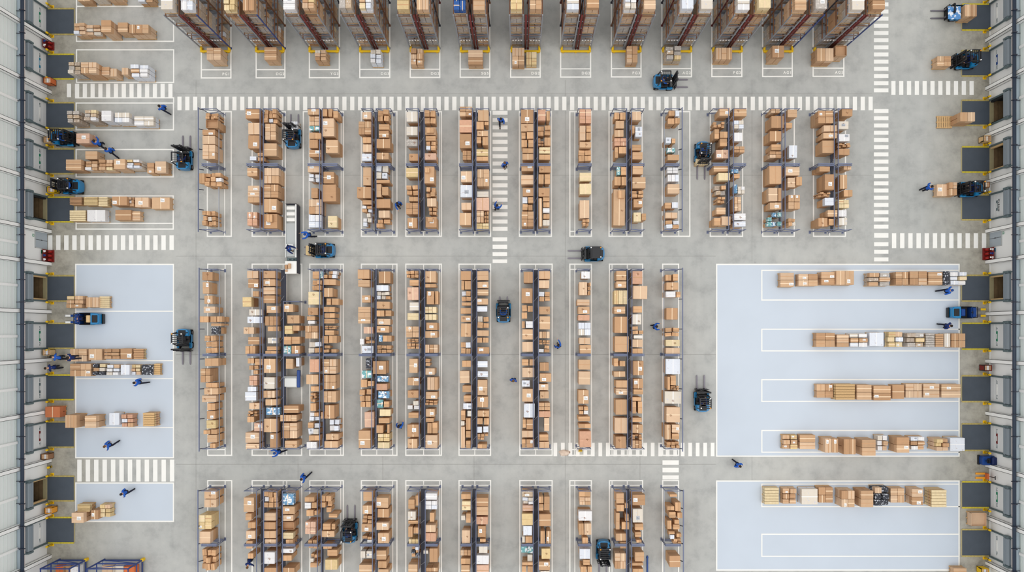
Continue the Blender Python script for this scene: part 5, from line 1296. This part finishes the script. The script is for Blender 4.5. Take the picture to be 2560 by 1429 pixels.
mb = MB(); mb.bar((.5,0,.4),(.62,0,1.15),.05); mb.bar((.62,-.16,1.15),(.62,.16,1.15),.05); mb.build('tiller', M['black'], t)
x, y = at(128,1166); t = empty('warning_post', (x, y, 0)); tag(t, 'short yellow and black post before the left wall column', 'post')
mb = MB(); mb.cyl((0,0,0),(0,0,.5),.10,n=14,dome=True); mb.build('post', M['yellow'], t, smooth=True)
mb = MB(); mb.cyl((0,0,.18),(0,0,.30),.104,n=14); mb.build('band', M['black'], t, smooth=True)

# loose things on the floor
x, y = at(1411,1131); mb = MB(); n, m_ = 16, 7
for j in range(m_):
    ph = PI*.5*j/(m_-1)
    for i in range(n):
        t = 2*PI*i/n; r = 1+.10*math.sin(3*t+j)+.06*math.sin(5*t)
        mb.v.append((.46*r*math.cos(t)*math.cos(ph), .26*r*math.sin(t)*math.cos(ph), .30*math.sin(ph)*(1+.1*math.sin(2*t))))
for j in range(m_-1):
    for i in range(n):
        k = (i+1) % n; mb.f.append((j*n+i, j*n+k, (j+1)*n+k, (j+1)*n+i)); mb.mi.append(0)
o = mb.build('cloth_bundle', mat('bundle_cloth', (226,206,188), .9, 0, .2, 4, spot=((120,92,74), .6)), None, (x, y, .0), smooth=True)
tag(o, 'pale crumpled bundle with brown patches lying on the lower crossing', 'bundle')
x, y = at(1450,1124); t = empty('floor_sign', (x, y, 0)); tag(t, 'small yellow sign on the lower crossing below the eighth middle rack', 'sign')
mb = MB(); mb.bar((0,-.16,0),(0,0,.6),.30,.02); mb.build('front_panel', M['yellow'], t)
mb = MB(); mb.bar((0,.16,0),(0,0,.6),.30,.02); mb.build('rear_panel', M['yellow'], t)
x0, y0, x1, y1 = rect(1616,1388,1620,1440); mb = MB(); mb.box(-(x1-x0)/2,-(y1-y0)/2,0,(x1-x0)/2,(y1-y0)/2,.12,.02); mb.box(-.10,(y1-y0)/2-.2,0,.10,(y1-y0)/2-.1,.05,.01)
o = mb.build('steel_bar', M['bluedk'], None, ((x0+x1)/2, (y0+y1)/2, 0)); tag(o, 'dark blue steel bar lying in the bottom aisle right of the ninth lower rack', 'bar')

# ------------------------------------------------------------------ blue racks in the lower left corner
for k, (u0, u1) in enumerate(((150,219),(262,360))):
    X0, Y0, X1, Y1 = rect(u0, 1395, u1, 1500); t = empty('cantilever_rack', ((X0+X1)/2, Y1, 0))
    tag(t, 'royal blue rack with yellow corner guard in the lower left corner, %s one' % ('left' if k == 0 else 'right'), 'rack', 'royal blue racks')
    w = X1-X0; l = Y1-Y0
    for x in (0, w):
        for y in (-.06, -l):
            mb = MB(); mb.box(x-w/2-.05,y-.05,0,x-w/2+.05,y+.05,2.9,.01); mb.build('upright', M['rack_royal'], t)
    for z in (.25, 1.3, 2.8):
        for y in (-.06, -l):
            mb = MB(); mb.box(-w/2,y-.04,z,w/2,y+.04,z+.12,.01); mb.build('beam', M['rack_royal'], t)
        for x in (-w/2, w/2):
            mb = MB(); mb.box(x-.03,-l,z,x+.03,-.06,z+.1); mb.build('side_beam', M['rack_royal'], t)
    mb = MB(); mb.bar((-w/2,-.06,.3),(w/2,-.06,1.3),.05); mb.bar((w/2,-.06,1.4),(-w/2,-.06,2.8),.05); mb.build('cross_brace', M['rack_royal'], t)
    mb = MB(); mb.box(-w/2+.05,-l,.37,w/2-.05,-.12,.42); mb.build('deck', M['rack_grey'], t)
    mb = MB(); mb.box(w/2-.11,-.16,0,w/2+.11,.08,.45,.04); mb.build('corner_guard', M['yellow'], t)
    for q in range(3):
        mb = MB(); carton_body(mb, w*.27, 1.0, .5+.15*q, 'y', open_=q == 1)
        o = mb.build('crate', [M['orange'], tone('n'), tone('w')][(q+k) % 3], None, (X0+w*(.2+.3*q), Y1-.85, .425))
        tag(o, '%s crate, %s of three on the %s royal blue rack' % (['orange','brown','white'][(q+k) % 3], ['left','middle','right'][q], ['left','right'][k]), 'box', 'crates on the royal blue racks')

# ------------------------------------------------------------------ light and camera
w = bpy.data.worlds.new('daylight'); bpy.context.scene.world = w; w.use_nodes = True
bg = w.node_tree.nodes['Background']; bg.inputs[0].default_value = (1.0, 1.0, 1.0, 1); bg.inputs[1].default_value = 0.70
def skylight(x, y, z, sx, sy, power):
    L = bpy.data.lights.new('skylight', 'AREA'); L.shape = 'RECTANGLE'; L.size = sx; L.size_y = sy; L.energy = power; L.color = (1, .99, .97)
    o = bpy.data.objects.new('skylight', L); C.objects.link(o); o.location = (x, y, z); return o
s = bpy.data.lights.new('roof_light', 'SUN'); s.energy = 0.92; s.angle = math.radians(45); s.color = (1, .985, .965)
so = bpy.data.objects.new('roof_light', s); C.objects.link(so); so.rotation_euler = (math.radians(3), 0, 0); so.location = (0, 0, 60)
for sd in (-1, 1):  # pair of tilted fill suns, added only to brighten the dock walls
    s = bpy.data.lights.new('side_fill_light', 'SUN'); s.energy = 0.46; s.angle = math.radians(75); s.color = (1, .985, .965)
    so = bpy.data.objects.new('side_fill_light', s); C.objects.link(so); so.rotation_euler = (math.radians(4), math.radians(48*sd), 0); so.location = (20*sd, 0, 60)
skylight(38.6, -3.0, 80, 8, 8, 2600)
cd = bpy.data.cameras.new('camera'); cam = bpy.data.objects.new('camera', cd); C.objects.link(cam)
cam.location = (0, 0, H); cam.rotation_euler = (0, 0, 0)
cd.sensor_width = 36.0; cd.lens = S*H/2560*36.0
cd.shift_x = (1280-OX)/2560; cd.shift_y = (OY-714.5)/2560
cd.clip_end = 300
bpy.context.scene.camera = cam
vs = bpy.context.scene.view_settings; vs.view_transform = 'Standard'; vs.look = 'None'; vs.exposure = 0.0; vs.gamma = 1.0
